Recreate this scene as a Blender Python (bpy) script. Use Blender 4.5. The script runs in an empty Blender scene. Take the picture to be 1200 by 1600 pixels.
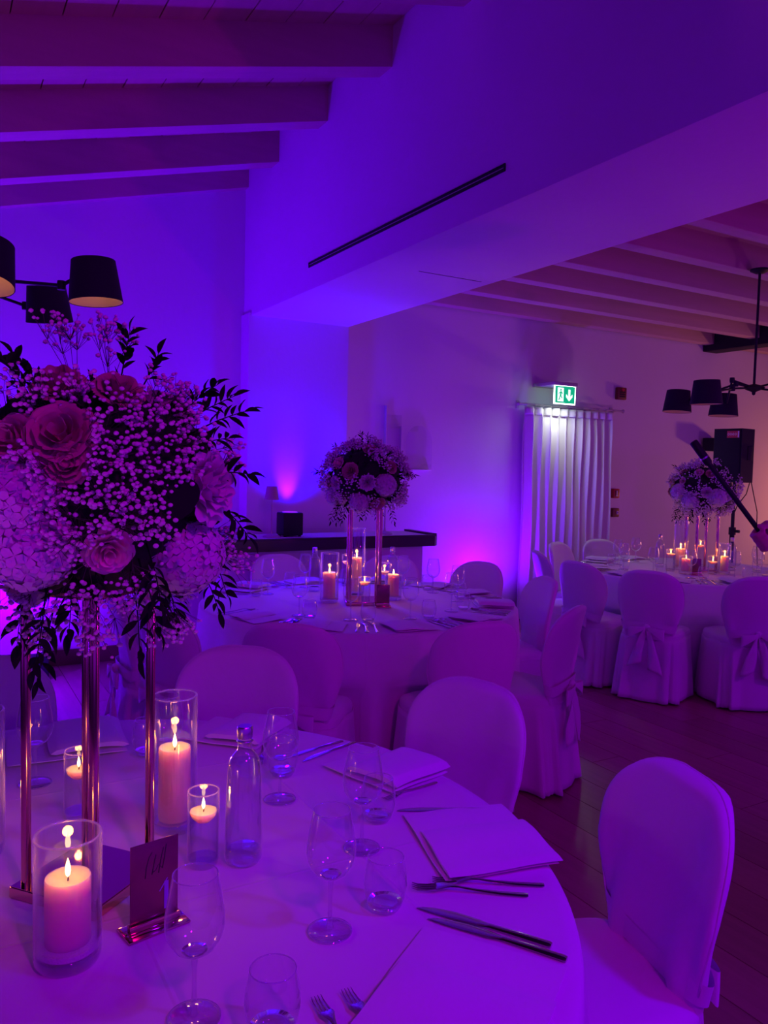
import bpy, bmesh, math, random
from mathutils import Vector, Matrix, Quaternion
from math import sin, cos, pi, radians as R, atan2, hypot, exp

SC = bpy.context.scene
COL = SC.collection
# ------------------------------------------------------------------ camera
F, CX, CY, EYE = 1230.0, 600.0, 800.0, 1.53
RIGHT = Vector((0.867, -0.498, 0.024)).normalized()
FWD = Vector((0.499, 0.865, -0.059)).normalized()
UP = RIGHT.cross(FWD).normalized()
RIGHT = FWD.cross(UP).normalized()
CAM = Vector((0, 0, EYE))
cd = bpy.data.cameras.new('camera')
cam = bpy.data.objects.new('camera', cd)
COL.objects.link(cam)
cd.sensor_fit = 'VERTICAL'
cd.sensor_height = 24.0
cd.lens = 24.0 * F / 1600.0
cd.clip_start = 0.02
m3 = Matrix((RIGHT, UP, -FWD)).transposed()
cam.matrix_world = Matrix.Translation(CAM) @ m3.to_4x4()
SC.camera = cam

# ------------------------------------------------------------------ world, lamps, exposure
SC.view_settings.view_transform = 'Standard'
SC.view_settings.look = 'None'
SC.view_settings.exposure = 0.0
SC.view_settings.gamma = 1.0
SC.view_settings.use_curve_mapping = False
SC.cycles.transparent_max_bounces = 48
SC.cycles.max_bounces = 10
SC.cycles.sample_clamp_indirect = 4.0
W = bpy.data.worlds.new('world')
SC.world = W
W.use_nodes = True
bg = W.node_tree.nodes['Background']
bg.inputs[0].default_value = (0.165, 0.002, 0.68, 1)
bg.inputs[1].default_value = 1.02


def lamp(kind, name, loc, color, power, radius=0.03, target=None, angle=60, blend=0.8, parent=None):
    d = bpy.data.lights.new(name, kind)
    d.color = color
    d.energy = power
    if kind == 'AREA':
        d.size = radius
    else:
        d.shadow_soft_size = radius
    if kind == 'SPOT':
        d.spot_size = R(angle)
        d.spot_blend = blend
    o = bpy.data.objects.new(name, d)
    o.location = loc
    if target is not None:
        o.rotation_euler = (Vector(target) - Vector(loc)).to_track_quat('-Z', 'Y').to_euler()
    COL.objects.link(o)
    return o


# LED uplights standing along the walls (blue wash plus a narrow magenta core each)
lamp('SPOT', 'uplight_blue', (0.50, 5.50, 0.24), (0.10, 0.0, 1.0), 330, 0.05, (0.45, 6.15, 2.2), 150, 1.0)
lamp('SPOT', 'uplight_blue', (-1.30, 5.45, 0.24), (0.12, 0.0, 1.0), 330, 0.05, (-1.2, 6.15, 2.4), 150, 1.0)
lamp('SPOT', 'uplight_blue', (2.53, 5.70, 1.14), (0.0, 0.0, 1.0), 100, 0.04, (2.56, 5.97, 2.0), 120, 1.0)
lamp('SPOT', 'uplight_core', (2.52, 5.84, 1.10), (1.0, 0.02, 0.40), 6.0, 0.02, (2.525, 5.97, 1.42), 44, 1.0)
lamp('SPOT', 'uplight_blue', (4.53, 5.72, 0.20), (0.16, 0.0, 1.0), 130, 0.05, (4.53, 6.15, 1.5), 150, 1.0)
lamp('SPOT', 'uplight_core', (4.53, 5.92, 0.20), (1.0, 0.0, 0.40), 4.0, 0.02, (4.53, 6.15, 0.9), 50, 1.0)
lamp('POINT', 'blue_fill', (0.35, 5.45, 0.30), (0.12, 0.0, 1.0), 45, 0.05)  # added fill that brightens the floor by the blue wall
lamp('SPOT', 'blue_fill', (4.30, 5.30, 0.45), (0.14, 0.0, 1.0), 75, 0.05, (4.1, 3.4, 0.7), 105, 1.0)  # added fill standing in for wall bounce onto the chairs
lamp('SPOT', 'blue_fill', (2.45, 5.40, 1.45), (0.03, 0.0, 1.0), 70, 0.05, (1.9, 3.8, 0.75), 85, 1.0)  # added fill standing in for wall bounce onto the middle table
# fill spots added out of frame to tint tables, chairs and ceiling
lamp('SPOT', 'room_fill', (1.95, -0.7, 3.2), (0.10, 0.0, 1.0), 205, 0.12, (1.15, 0.95, 0.75), 46, 1.0)
lamp('SPOT', 'room_fill', (0.4, -1.2, 3.0), (0.75, 0.0, 0.85), 92, 0.12, (0.9, 1.8, 0.8), 75, 1.0)
lamp('SPOT', 'room_fill', (4.9, 0.2, 2.8), (0.46, 0.0, 1.0), 78, 0.12, (4.9, 3.3, 0.5), 85, 1.0)
lamp('SPOT', 'upward_fill', (8.5, 2.2, 0.25), (0.75, 0.16, 0.80), 85, 0.06, (6.0, 4.2, 3.0), 105, 1.0)  # upward fills added to brighten the beams and the soffit
lamp('SPOT', 'upward_fill', (4.7, -0.5, 0.25), (0.60, 0.0, 0.90), 110, 0.06, (3.0, 1.8, 2.7), 100, 1.0)
lamp('SPOT', 'upward_fill', (-1.2, 0.8, 0.25), (0.50, 0.03, 0.80), 55, 0.06, (1.8, 3.0, 3.5), 75, 1.0)
# shaded lamps of the other room, beyond the photo edge
lamp('SPOT', 'wall_lamp', (10.4, 4.9, 0.9), (1.0, 0.30, 0.16), 115, 0.12, (7.6, 6.1, 1.8), 112, 1.0)


# ------------------------------------------------------------------ pixel helpers (photo pixel -> point of the place)
def ray(px, py):
    return RIGHT * ((px - CX) / F) - UP * ((py - CY) / F) + FWD


def at_z(px, py, z):
    r = ray(px, py)
    return CAM + r * ((z - EYE) / r.z)


def at_Y(px, py, y):
    r = ray(px, py)
    return CAM + r * (y / r.y)


def at_d(px, py, d):
    return CAM + ray(px, py) * d


# ------------------------------------------------------------------ materials
def mat(name, color, rough=0.6, metal=0.0, noise=None, bump=None, sheen=0.0, sss=None, emit=None, coat=0.0, spec=0.5):
    m = bpy.data.materials.new(name)
    m.use_nodes = True
    nt = m.node_tree
    b = nt.nodes['Principled BSDF']
    b.inputs['Base Color'].default_value = (*color, 1)
    b.inputs['Roughness'].default_value = rough
    b.inputs['Metallic'].default_value = metal
    b.inputs['Specular IOR Level'].default_value = spec
    if sheen:
        b.inputs['Sheen Weight'].default_value = sheen
    if coat:
        b.inputs['Coat Weight'].default_value = coat
    if sss:
        b.inputs['Subsurface Weight'].default_value = 1.0
        b.inputs['Subsurface Radius'].default_value = (1.0, 0.55, 0.3)
        b.inputs['Subsurface Scale'].default_value = sss
    if emit:
        b.inputs['Emission Color'].default_value = (*emit[0], 1)
        b.inputs['Emission Strength'].default_value = emit[1]
    tc = nt.nodes.new('ShaderNodeTexCoord')
    if noise:                                     # (scale xyz, amount)
        mp = nt.nodes.new('ShaderNodeMapping')
        mp.inputs['Scale'].default_value = noise[0]
        n = nt.nodes.new('ShaderNodeTexNoise')
        n.inputs['Scale'].default_value = 1.0
        n.inputs['Detail'].default_value = 5
        rmp = nt.nodes.new('ShaderNodeMapRange')
        rmp.inputs[3].default_value = 1 - noise[1]
        rmp.inputs[4].default_value = 1 + noise[1]
        mx = nt.nodes.new('ShaderNodeVectorMath')
        mx.operation = 'SCALE'
        mx.inputs[0].default_value = color
        nt.links.new(tc.outputs['Object'], mp.inputs[0])
        nt.links.new(mp.outputs[0], n.inputs['Vector'])
        nt.links.new(n.outputs['Fac'], rmp.inputs[0])
        nt.links.new(rmp.outputs[0], mx.inputs['Scale'])
        nt.links.new(mx.outputs[0], b.inputs['Base Color'])
    if bump:                                      # (scale, strength)
        n2 = nt.nodes.new('ShaderNodeTexNoise')
        n2.inputs['Scale'].default_value = bump[0]
        n2.inputs['Detail'].default_value = 4
        bp = nt.nodes.new('ShaderNodeBump')
        bp.inputs['Strength'].default_value = bump[1]
        bp.inputs['Distance'].default_value = 0.01
        nt.links.new(tc.outputs['Object'], n2.inputs['Vector'])
        nt.links.new(n2.outputs['Fac'], bp.inputs['Height'])
        nt.links.new(bp.outputs[0], b.inputs['Normal'])
    return m


def thin_glass(name, tint=(0.97, 0.97, 0.98), boost=1.0, rough=0.01, base=0.07, power=4.0, gtint=(1, 1, 1), glow=0.0, edge=False):
    m = bpy.data.materials.new(name)
    m.use_nodes = True
    nt = m.node_tree
    nt.nodes.clear()
    out = nt.nodes.new('ShaderNodeOutputMaterial')
    mix = nt.nodes.new('ShaderNodeMixShader')
    tr = nt.nodes.new('ShaderNodeBsdfTransparent')
    gl = nt.nodes.new('ShaderNodeBsdfGlossy')
    tr.inputs[0].default_value = (*tint, 1)
    gl.inputs['Color'].default_value = (*gtint, 1)
    gl.inputs['Roughness'].default_value = rough
    lw = nt.nodes.new('ShaderNodeLayerWeight')
    lw.inputs[0].default_value = 0.5
    pw = nt.nodes.new('ShaderNodeMath')
    pw.operation = 'POWER'
    pw.inputs[1].default_value = power
    ma = nt.nodes.new('ShaderNodeMath')
    ma.operation = 'MULTIPLY_ADD'
    ma.inputs[1].default_value = boost
    ma.inputs[2].default_value = base
    ma.use_clamp = True
    tm = nt.nodes.new('ShaderNodeMix')
    tm.data_type = 'RGBA'
    p3 = nt.nodes.new('ShaderNodeMath')
    p3.operation = 'POWER'
    p3.inputs[1].default_value = 2.5
    tm.inputs['A'].default_value = (*tint, 1)
    tm.inputs['B'].default_value = (tint[0] * 0.72, tint[1] * 0.70, tint[2] * 0.78, 1)
    nt.links.new(lw.outputs['Facing'], p3.inputs[0])
    nt.links.new(p3.outputs[0], tm.inputs['Factor'])
    nt.links.new(tm.outputs['Result'], tr.inputs[0])
    nt.links.new(lw.outputs['Facing'], pw.inputs[0])
    nt.links.new(pw.outputs[0], ma.inputs[0])
    nt.links.new(ma.outputs[0], mix.inputs[0])
    nt.links.new(tr.outputs[0], mix.inputs[1])
    nt.links.new(gl.outputs[0], mix.inputs[2])
    last = mix
    if glow:                                      # white haze mixed in, standing for bright light along glass edges
        df = nt.nodes.new('ShaderNodeBsdfTranslucent')
        df.inputs[0].default_value = (0.9, 0.9, 0.95, 1)
        d2 = nt.nodes.new('ShaderNodeBsdfDiffuse')
        d2.inputs[0].default_value = (0.9, 0.9, 0.95, 1)
        m1 = nt.nodes.new('ShaderNodeMixShader')
        last = nt.nodes.new('ShaderNodeMixShader')
        last.inputs[0].default_value = glow
        if edge:
            p4 = nt.nodes.new('ShaderNodeMath'); p4.operation = 'POWER'; p4.inputs[1].default_value = 5.0
            m4 = nt.nodes.new('ShaderNodeMath'); m4.operation = 'MULTIPLY'; m4.inputs[1].default_value = glow
            nt.links.new(lw.outputs['Facing'], p4.inputs[0]); nt.links.new(p4.outputs[0], m4.inputs[0]); nt.links.new(m4.outputs[0], last.inputs[0])
        nt.links.new(df.outputs[0], m1.inputs[1]); nt.links.new(d2.outputs[0], m1.inputs[2])
        nt.links.new(mix.outputs[0], last.inputs[1]); nt.links.new(m1.outputs[0], last.inputs[2])
    nt.links.new(last.outputs[0], out.inputs[0])
    return m


def crease_cloth(name):
    """white table linen with the pressed fold lines of the laundry"""
    m = mat(name, (0.80, 0.78, 0.78), 0.85, sheen=0.2)
    nt = m.node_tree
    b = nt.nodes['Principled BSDF']
    tc = nt.nodes.new('ShaderNodeTexCoord')
    sp = nt.nodes.new('ShaderNodeSeparateXYZ')
    nt.links.new(tc.outputs['Object'], sp.inputs[0])
    hs = []
    for ax, off in ((0, 0.11), (1, -0.17), (0, 0.55), (1, 0.42), (0, -0.4)):
        a = nt.nodes.new('ShaderNodeMath'); a.operation = 'SUBTRACT'; a.inputs[1].default_value = off
        s = nt.nodes.new('ShaderNodeMath'); s.operation = 'ABSOLUTE'
        r = nt.nodes.new('ShaderNodeMapRange'); r.inputs[1].default_value = 0.0; r.inputs[2].default_value = 0.005
        r.inputs[3].default_value = 1; r.inputs[4].default_value = 0
        nt.links.new(sp.outputs[ax], a.inputs[0]); nt.links.new(a.outputs[0], s.inputs[0]); nt.links.new(s.outputs[0], r.inputs[0])
        hs.append(r)
    cur = hs[0].outputs[0]
    for h in hs[1:]:
        x = nt.nodes.new('ShaderNodeMath'); x.operation = 'ADD'
        nt.links.new(cur, x.inputs[0]); nt.links.new(h.outputs[0], x.inputs[1]); cur = x.outputs[0]
    n = nt.nodes.new('ShaderNodeTexNoise'); n.inputs['Scale'].default_value = 7
    nt.links.new(tc.outputs['Object'], n.inputs['Vector'])
    x = nt.nodes.new('ShaderNodeMath'); x.operation = 'ADD'
    nt.links.new(cur, x.inputs[0]); nt.links.new(n.outputs['Fac'], x.inputs[1])
    bp = nt.nodes.new('ShaderNodeBump'); bp.inputs['Strength'].default_value = 0.35; bp.inputs['Distance'].default_value = 0.004
    nt.links.new(x.outputs[0], bp.inputs['Height']); nt.links.new(bp.outputs[0], b.inputs['Normal'])
    return m


M = {}
M['plaster'] = mat('wall_plaster', (0.72, 0.70, 0.70), 0.9, noise=((1.3, 1.3, 1.3), 0.06), bump=(30, 0.12))
M['beam'] = mat('painted_beam', (0.55, 0.40, 0.33), 0.75, noise=((1.5, 18, 18), 0.14), bump=(40, 0.1))
M['plank'] = mat('ceiling_board', (0.55, 0.38, 0.30), 0.75, noise=((20, 1.5, 20), 0.14))
M['floor'] = mat('floor_board', (0.34, 0.13, 0.14), 0.30, noise=((28, 1.6, 10), 0.30), bump=(60, 0.05))
M['floor2'] = mat('floor_board_dark', (0.29, 0.11, 0.115), 0.32, noise=((28, 1.6, 10), 0.30), bump=(60, 0.05))
M['joint'] = mat('floor_joint', (0.03, 0.018, 0.018), 0.8)
M['skirting'] = mat('baseboard_wood', (0.13, 0.045, 0.04), 0.5)
M['linen'] = crease_cloth('table_linen')
M['cover'] = mat('chair_cover', (0.74, 0.71, 0.70), 0.9, sheen=0.25, bump=(14, 0.25))
M['napkin'] = mat('napkin_cotton', (0.84, 0.82, 0.82), 0.85, bump=(120, 0.1))
M['curtain'] = mat('curtain_voile', (0.75, 0.72, 0.72), 0.85, noise=((3, 3, 1), 0.08))
M['black'] = mat('black_metal', (0.012, 0.011, 0.016), 0.55, spec=0.3)
M['shade'] = mat('black_fabric', (0.012, 0.010, 0.018), 0.9)
M['shade_in'] = mat('gold_lining', (0.62, 0.42, 0.25), 0.55)
M['bulb'] = mat('bulb_glow', (1, 0.8, 0.5), 0.4, emit=((1.0, 0.55, 0.25), 1.3))
M['counter'] = mat('dark_counter', (0.028, 0.012, 0.014), 0.35, noise=((3, 20, 20), 0.3))
M['copper'] = mat('rose_gold', (0.74, 0.43, 0.33), 0.13, 1.0)
M['mirror'] = mat('copper_mirror', (0.62, 0.34, 0.33), 0.05, 1.0)
M['steel'] = mat('cutlery_steel', (0.62, 0.60, 0.62), 0.16, 1.0)
M['wax'] = mat('ivory_wax', (0.90, 0.66, 0.46), 0.5, sss=0.05)
M['wick'] = mat('burnt_wick', (0.03, 0.02, 0.02), 0.9)
M['flame'] = mat('candle_flame', (1, 0.7, 0.3), 0.5, emit=((1.0, 0.62, 0.22), 9.0))
M['sand'] = mat('white_sand', (0.72, 0.70, 0.70), 0.9, bump=(300, 0.5))
M['glass'] = thin_glass('clear_glass', boost=1.2, power=3.4, glow=0.55, edge=True)
M['glass_rim'] = thin_glass('glass_rim', tint=(0.95, 0.95, 0.97), base=0.25, boost=0.6, glow=0.22)
M['glass_foot'] = thin_glass('heavy_glass', tint=(0.93, 0.92, 0.96), base=0.10, boost=1.2, power=2.0, glow=0.03)
M['bottle'] = thin_glass('bottle_glass', tint=(0.95, 0.94, 0.97), base=0.08, boost=1.2, power=2.6, glow=0.45, edge=True)
M['water'] = thin_glass('water', tint=(0.95, 0.94, 0.97), base=0.03, boost=0.5)
M['acrylic'] = thin_glass('clear_acrylic', tint=(0.97, 0.965, 0.98), base=0.05, boost=0.8)
M['acrylic_edge'] = mat('polished_acrylic_edge', (0.85, 0.82, 0.9), 0.25)
M['cap'] = mat('bottle_cap', (0.60, 0.58, 0.62), 0.28, 1.0)
M['rose'] = mat('rose_petal', (0.56, 0.27, 0.30), 0.7, sss=0.004)
M['blush'] = mat('blush_petal', (0.90, 0.66, 0.60), 0.7, sss=0.004)
M['white'] = mat('white_petal', (0.70, 0.66, 0.66), 0.75, sss=0.004)
M['gyp'] = mat('tiny_white_flower', (0.74, 0.70, 0.70), 0.8)
M['leaf'] = mat('dark_leaf', (0.008, 0.016, 0.008), 0.75, spec=0.2)
M['moss'] = mat('green_foliage', (0.012, 0.020, 0.012), 0.85)
M['stem'] = mat('green_stem', (0.05, 0.07, 0.035), 0.7)
M['red'] = mat('alarm_red', (0.45, 0.02, 0.03), 0.45)
M['red_dark'] = mat('dark_red_plastic', (0.16, 0.012, 0.02), 0.5)
M['grey'] = mat('grey_plastic', (0.5, 0.47, 0.48), 0.5)
M['lampshade'] = mat('small_lampshade', (0.42, 0.30, 0.30), 0.8)
M['sign_green'] = mat('sign_green', (0.0, 0.30, 0.14), 0.5, emit=((0.0, 0.42, 0.19), 1.0))
M['sign_white'] = mat('sign_white', (0.9, 0.95, 0.92), 0.5, emit=((0.88, 1.0, 0.92), 1.3))
M['sign_light'] = mat('sign_lamp_window', (0.9, 0.95, 0.92), 0.5, emit=((0.86, 1.0, 0.90), 5.5))
M['badge'] = mat('badge_print', (0.75, 0.72, 0.76), 0.5)
M['badge_red'] = mat('badge_red', (0.55, 0.03, 0.06), 0.5)
M['led'] = mat('status_led', (0.5, 0.7, 1.0), 0.5, emit=((0.45, 0.7, 1.0), 3.0))
M['lens'] = mat('uplight_lens', (0.6, 0.5, 0.9), 0.2, emit=((0.25, 0.01, 1.0), 1.0))
M['skin'] = mat('skin', (0.62, 0.38, 0.30), 0.55, sss=0.006)
M['dress'] = mat('dark_dress', (0.05, 0.03, 0.06), 0.8)
M['hair'] = mat('dark_hair', (0.03, 0.018, 0.014), 0.6)


# ------------------------------------------------------------------ mesh helpers
class MB:
    def __init__(s):
        s.v, s.f = [], []

    def add(s, vs, fs):
        o = len(s.v)
        s.v += [tuple(p) for p in vs]
        s.f += [tuple(i + o for i in f) for f in fs]
        return s

    def grid(s, nu, nv, fn, cu=False, cv=False):
        """fn(i, j) -> point; nu x nv points"""
        vs = [fn(i, j) for i in range(nu) for j in range(nv)]
        fs = []
        for i in range(nu if cu else nu - 1):
            for j in range(nv if cv else nv - 1):
                a, b = i, (i + 1) % nu
                c, d = j, (j + 1) % nv
                fs.append((a * nv + c, b * nv + c, b * nv + d, a * nv + d))
        return s.add(vs, fs)

    def lathe(s, prof, seg=32, c=(0, 0, 0)):
        """closed surface of revolution about z of (radius, z) pairs; radius 0 closes a pole"""
        vs, rows = [], []
        for r, z in prof:
            if r <= 1e-7:
                rows.append([len(vs)]); vs.append((c[0], c[1], c[2] + z))
            else:
                rows.append(list(range(len(vs), len(vs) + seg)))
                vs += [(c[0] + r * cos(2 * pi * k / seg), c[1] + r * sin(2 * pi * k / seg), c[2] + z) for k in range(seg)]
        fs = []
        for a, b in zip(rows, rows[1:]):
            for k in range(seg):
                k2 = (k + 1) % seg
                if len(a) == 1 and len(b) == 1:
                    continue
                if len(a) == 1:
                    fs.append((a[0], b[k2], b[k]))
                elif len(b) == 1:
                    fs.append((a[k], a[k2], b[0]))
                else:
                    fs.append((a[k], a[k2], b[k2], b[k]))
        return s.add(vs, fs)

    def tube(s, path, r, seg=8, cap=True):
        P = [Vector(p) for p in path]
        n = len(P)
        rs = r if isinstance(r, (list, tuple)) else [r] * n
        t0 = (P[1] - P[0]).normalized()
        nrm = t0.orthogonal().normalized()
        vs = []
        for i in range(n):
            t = (P[min(i + 1, n - 1)] - P[max(i - 1, 0)]).normalized()
            nrm = (nrm - t * nrm.dot(t)).normalized()
            b = t.cross(nrm)
            vs += [P[i] + (nrm * cos(2 * pi * k / seg) + b * sin(2 * pi * k / seg)) * rs[i] for k in range(seg)]
        fs = [(i * seg + k, i * seg + (k + 1) % seg, (i + 1) * seg + (k + 1) % seg, (i + 1) * seg + k)
              for i in range(n - 1) for k in range(seg)]
        if cap:
            fs += [tuple(range(seg))[::-1], tuple((n - 1) * seg + k for k in range(seg))]
        return s.add(vs, fs)

    def box(s, lo, hi, b=0.0, mt=None):
        bm = bmesh.new()
        bmesh.ops.create_cube(bm, size=1)
        for v in bm.verts:
            v.co = Vector([(lo[k] + hi[k]) / 2 + v.co[k] * (hi[k] - lo[k]) for k in range(3)])
        if b:
            bmesh.ops.bevel(bm, geom=bm.edges[:], offset=b, segments=2, affect='EDGES', profile=0.5)
        if mt is not None:
            bmesh.ops.transform(bm, matrix=mt, verts=bm.verts)
        bm.verts.index_update()
        s.add([v.co[:] for v in bm.verts], [[v.index for v in f.verts] for f in bm.faces])
        bm.free()
        return s

    def ball(s, c, r, sub=1, sc=(1, 1, 1)):
        vs, fs = ICO[sub]
        return s.add([(c[0] + v[0] * r * sc[0], c[1] + v[1] * r * sc[1], c[2] + v[2] * r * sc[2]) for v in vs], fs)

    def prism(s, pts, z0, z1):
        n = len(pts)
        return s.add([(x, y, z0) for x, y in pts] + [(x, y, z1) for x, y in pts],
                     [tuple(range(n))[::-1], tuple(range(n, 2 * n))] + [(k, (k + 1) % n, n + (k + 1) % n, n + k) for k in range(n)])

    def xf(s, mt):
        s.v = [tuple(mt @ Vector(p)) for p in s.v]
        return s

    def mesh(s, name, m, angle=40):
        me = bpy.data.meshes.new(name)
        me.from_pydata(s.v, [], s.f)
        me.materials.append(m)
        if angle is not None:
            me.shade_smooth()
            if angle < 180:
                me.set_sharp_from_angle(angle=R(angle))
        me.update()
        return me


ICO = []
for _s in (1, 2, 3):
    _b = bmesh.new()
    bmesh.ops.create_icosphere(_b, subdivisions=_s, radius=1)
    _b.verts.index_update()
    ICO.append(([v.co[:] for v in _b.verts], [[v.index for v in f.verts] for f in _b.faces]))
    _b.free()


def link(name, data, parent=None, loc=(0, 0, 0), rz=0.0, rot=None):
    o = bpy.data.objects.new(name, data)
    o.location = loc
    o.rotation_euler = rot if rot is not None else (0, 0, rz)
    if parent is not None:
        o.parent = parent
    COL.objects.link(o)
    return o


def obj(name, mb, m, parent=None, loc=(0, 0, 0), rz=0.0, angle=40, rot=None):
    return link(name, mb.mesh(name, m, angle), parent, loc, rz, rot)


def tag(o, label, cat, group=None, kind=None):
    if label: o['label'] = label
    if cat: o['category'] = cat
    if group: o['group'] = group
    if kind: o['kind'] = kind
    return o


def thing(name, label, cat, loc=(0, 0, 0), rz=0.0, group=None):
    return tag(link(name, None, None, loc, rz), label, cat, group)


def struct(name, mb, m, parent=None, angle=40, loc=(0, 0, 0)):
    o = obj(name, mb, m, parent, loc, angle=angle)
    if parent is None: o['kind'] = 'structure'
    return o


KIDS = {}


def dup(src, loc, rz, label, group=None, scale=None):
    """copy of a thing with copies of its parts and sub-parts"""
    def rec(o, par):
        c = o.copy()
        COL.objects.link(c)
        c.parent = par
        for ch in o.children:
            rec(ch, c)
        return c
    r = rec(src, None)
    r.location = loc
    r.rotation_euler = (0, 0, rz)
    if scale: r.scale = (scale,) * 3
    if label: r['label'] = label
    if group: r['group'] = group
    return r


# ------------------------------------------------------------------ room shell
YW = 6.15                       # back wall
SX0, SX1, SZ = 2.20, 3.06, 2.685   # dropped soffit between the two rooms
PY = 5.97                       # face of the pilaster below it
TZ = 0.75                       # table height

floor = struct('floor', MB().box((-4.5, -3.0, -0.10), (11.5, 6.6, -0.012)), M['joint'])
rng = random.Random(3)
pl_mesh = [MB().box((0.002, 0.002, -0.014), (0.198, 1.946, 0.0)).mesh('floor_plank', M[k], None) for k in ('floor', 'floor2', 'floor')]
nplank = 0
for i in range(-4, 57):
    off = (i * 0.73) % 1.95
    for k in range(-1, 4):
        y = 0.25 + k * 1.948 - off
        x = i * 0.2
        if y > 6.1 or y + 1.95 < 0.3: continue
        o = link('floor_plank', pl_mesh[rng.randrange(3)], floor, (x, y, 0))
        if y + 1.948 > 6.14:
            o.scale = (1, (6.14 - y) / 1.948, 1)
        nplank += 1

struct('wall_back', MB().box((-4.5, YW, -0.05), (11.5, YW + 0.25, 5.0)), M['plaster'])
pil = struct('pilaster', MB().box((SX0 - 0.02, PY, 0), (SX1, YW + 0.01, SZ + 0.02)), M['plaster'])
pil.name = 'wall_pilaster'
struct('ceiling_soffit', MB().box((SX0, -1.5, SZ), (SX1, YW, 4.6), 0.004), M['plaster'])
struct('wall_right', MB().box((11.3, 0.6, -0.05), (11.5, YW, 3.3)), M['plaster'])
struct('wall_left', MB().box((-4.5, 1.6, -0.05), (-4.3, YW, 4.0)), M['plaster'])
struct('baseboard_back', MB().box((-4.5, YW - 0.016, 0.0), (SX0 - 0.04, YW, 0.115), 0.004), M['skirting'])
struct('baseboard_right', MB().box((SX1, YW - 0.016, 0.0), (11.4, YW, 0.09), 0.004), M['skirting'])
# hairline joint in the plaster of the soffit
struct('trim_soffit_joint', MB().box((SX0 + 0.32, 4.02, SZ - 0.0015), (SX1 - 0.08, 4.026, SZ + 0.002)), M['joint'])

# air slot on the soffit's side
vent = thing('air_slot', 'long narrow dark ventilation slot in the side of the soffit', 'vent', (SX0, 2.83, 2.85))
obj('slot', MB().box((-0.003, 0, -0.012), (0.004, 2.05, 0.012)), M['black'], vent)
obj('frame', MB().box((-0.006, -0.008, 0.012), (0.002, 2.058, 0.017), 0.001).box((-0.006, -0.008, -0.017), (0.002, 2.058, -0.012), 0.001)
    .box((-0.006, -0.012, -0.017), (0.002, -0.004, 0.017)).box((-0.006, 2.054, -0.017), (0.002, 2.062, 0.017)), M['black'], vent)
obj('louver', MB().box((-0.004, 0, -0.0015), (0.0, 2.05, 0.0015)), M['grey'], vent)

# sloping ceiling with beams over this room
SL = math.tan(R(14.8))


def zl(x):                      # underside of the beams
    return 3.70 - (SX0 - x) * SL


BH = 0.215
ceil = struct('ceiling_left', MB().add(
    [(-4.5, -1.5, zl(-4.5) + BH + 0.02), (SX0, -1.5, zl(SX0) + BH + 0.02), (SX0, YW, zl(SX0) + BH + 0.02), (-4.5, YW, zl(-4.5) + BH + 0.02),
     (-4.5, -1.5, zl(-4.5) + BH + 0.1), (SX0, -1.5, zl(SX0) + BH + 0.1), (SX0, YW, zl(SX0) + BH + 0.1), (-4.5, YW, zl(-4.5) + BH + 0.1)],
    [(0, 1, 2, 3), (4, 7, 6, 5), (0, 4, 5, 1), (1, 5, 6, 2), (2, 6, 7, 3), (3, 7, 4, 0)]), M['joint'], angle=None)


def sloped(x0, x1, y0, y1, lo, hi):
    return MB().add([(x0, y0, zl(x0) + lo), (x1, y0, zl(x1) + lo), (x1, y1, zl(x1) + lo), (x0, y1, zl(x0) + lo),
                     (x0, y0, zl(x0) + hi), (x1, y0, zl(x1) + hi), (x1, y1, zl(x1) + hi), (x0, y1, zl(x0) + hi)],
                    [(3, 2, 1, 0), (4, 5, 6, 7), (0, 1, 5, 4), (1, 2, 6, 5), (2, 3, 7, 6), (3, 0, 4, 7)])


for i in range(16):
    x1 = SX0 - i * 0.21
    struct('ceiling_plank', sloped(x1 - 0.206, x1 - 0.002, 2.0, YW, BH + (0.0 if i % 2 else 0.002), BH + 0.025), M['plank'], ceil, None)
for k, (y, w) in enumerate(((3.035, 0.14), (3.84, 0.14), (4.645, 0.14), (5.45, 0.14), (6.075, 0.075))):
    struct('ceiling_beam', sloped(-4.0, SX0, y, y + w, 0, BH + 0.01), M['beam'], ceil, None)

# flat ceiling with beams over the other room
ceilr = struct('ceiling_right', MB().box((SX1, -1.5, 3.19), (11.5, YW, 3.3)), M['beam'])
for y in (6.0, 5.43, 4.86, 4.29, 3.72, 3.13, 2.54):
    struct('ceiling_beam', MB().box((SX1, y, 3.0), (7.75, y + 0.12, 3.195), 0.004), M['beam'], ceilr)
    struct('ceiling_beam', MB().box((7.99, y, 3.0), (11.4, y + 0.12, 3.195), 0.004), M['beam'], ceilr)
struct('ceiling_girder', MB().box((7.75, 1.0, 2.93), (7.99, YW, 3.195), 0.006), M['shade'], ceilr)

# ------------------------------------------------------------------ counter
ct = thing('bar_counter', 'pale bar counter with a thick dark top below the lit pilaster', 'counter', (0, 0, 0))
obj('top', MB().prism([(1.75, 5.33), (3.56, 5.33), (3.60, 5.36), (3.60, 5.80), (3.56, 5.82), (1.75, 5.82)], 0.885, 0.965), M['counter'], ct, angle=30)
obj('raised_edge', MB().box((1.75, 5.33, 0.965), (3.58, 5.36, 0.978), 0.003).box((3.55, 5.36, 0.965), (3.60, 5.80, 0.985), 0.003), M['counter'], ct)
obj('surface', MB().box((1.75, 5.36, 0.964), (3.55, 5.81, 0.969)), M['plaster'], ct)
obj('front_panel', MB().box((1.79, 5.40, 0.0), (3.49, 5.78, 0.886), 0.005), M['plaster'], ct)
obj('plinth', MB().box((1.81, 5.385, 0.0), (3.47, 5.401, 0.08), 0.003), M['skirting'], ct)


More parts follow.
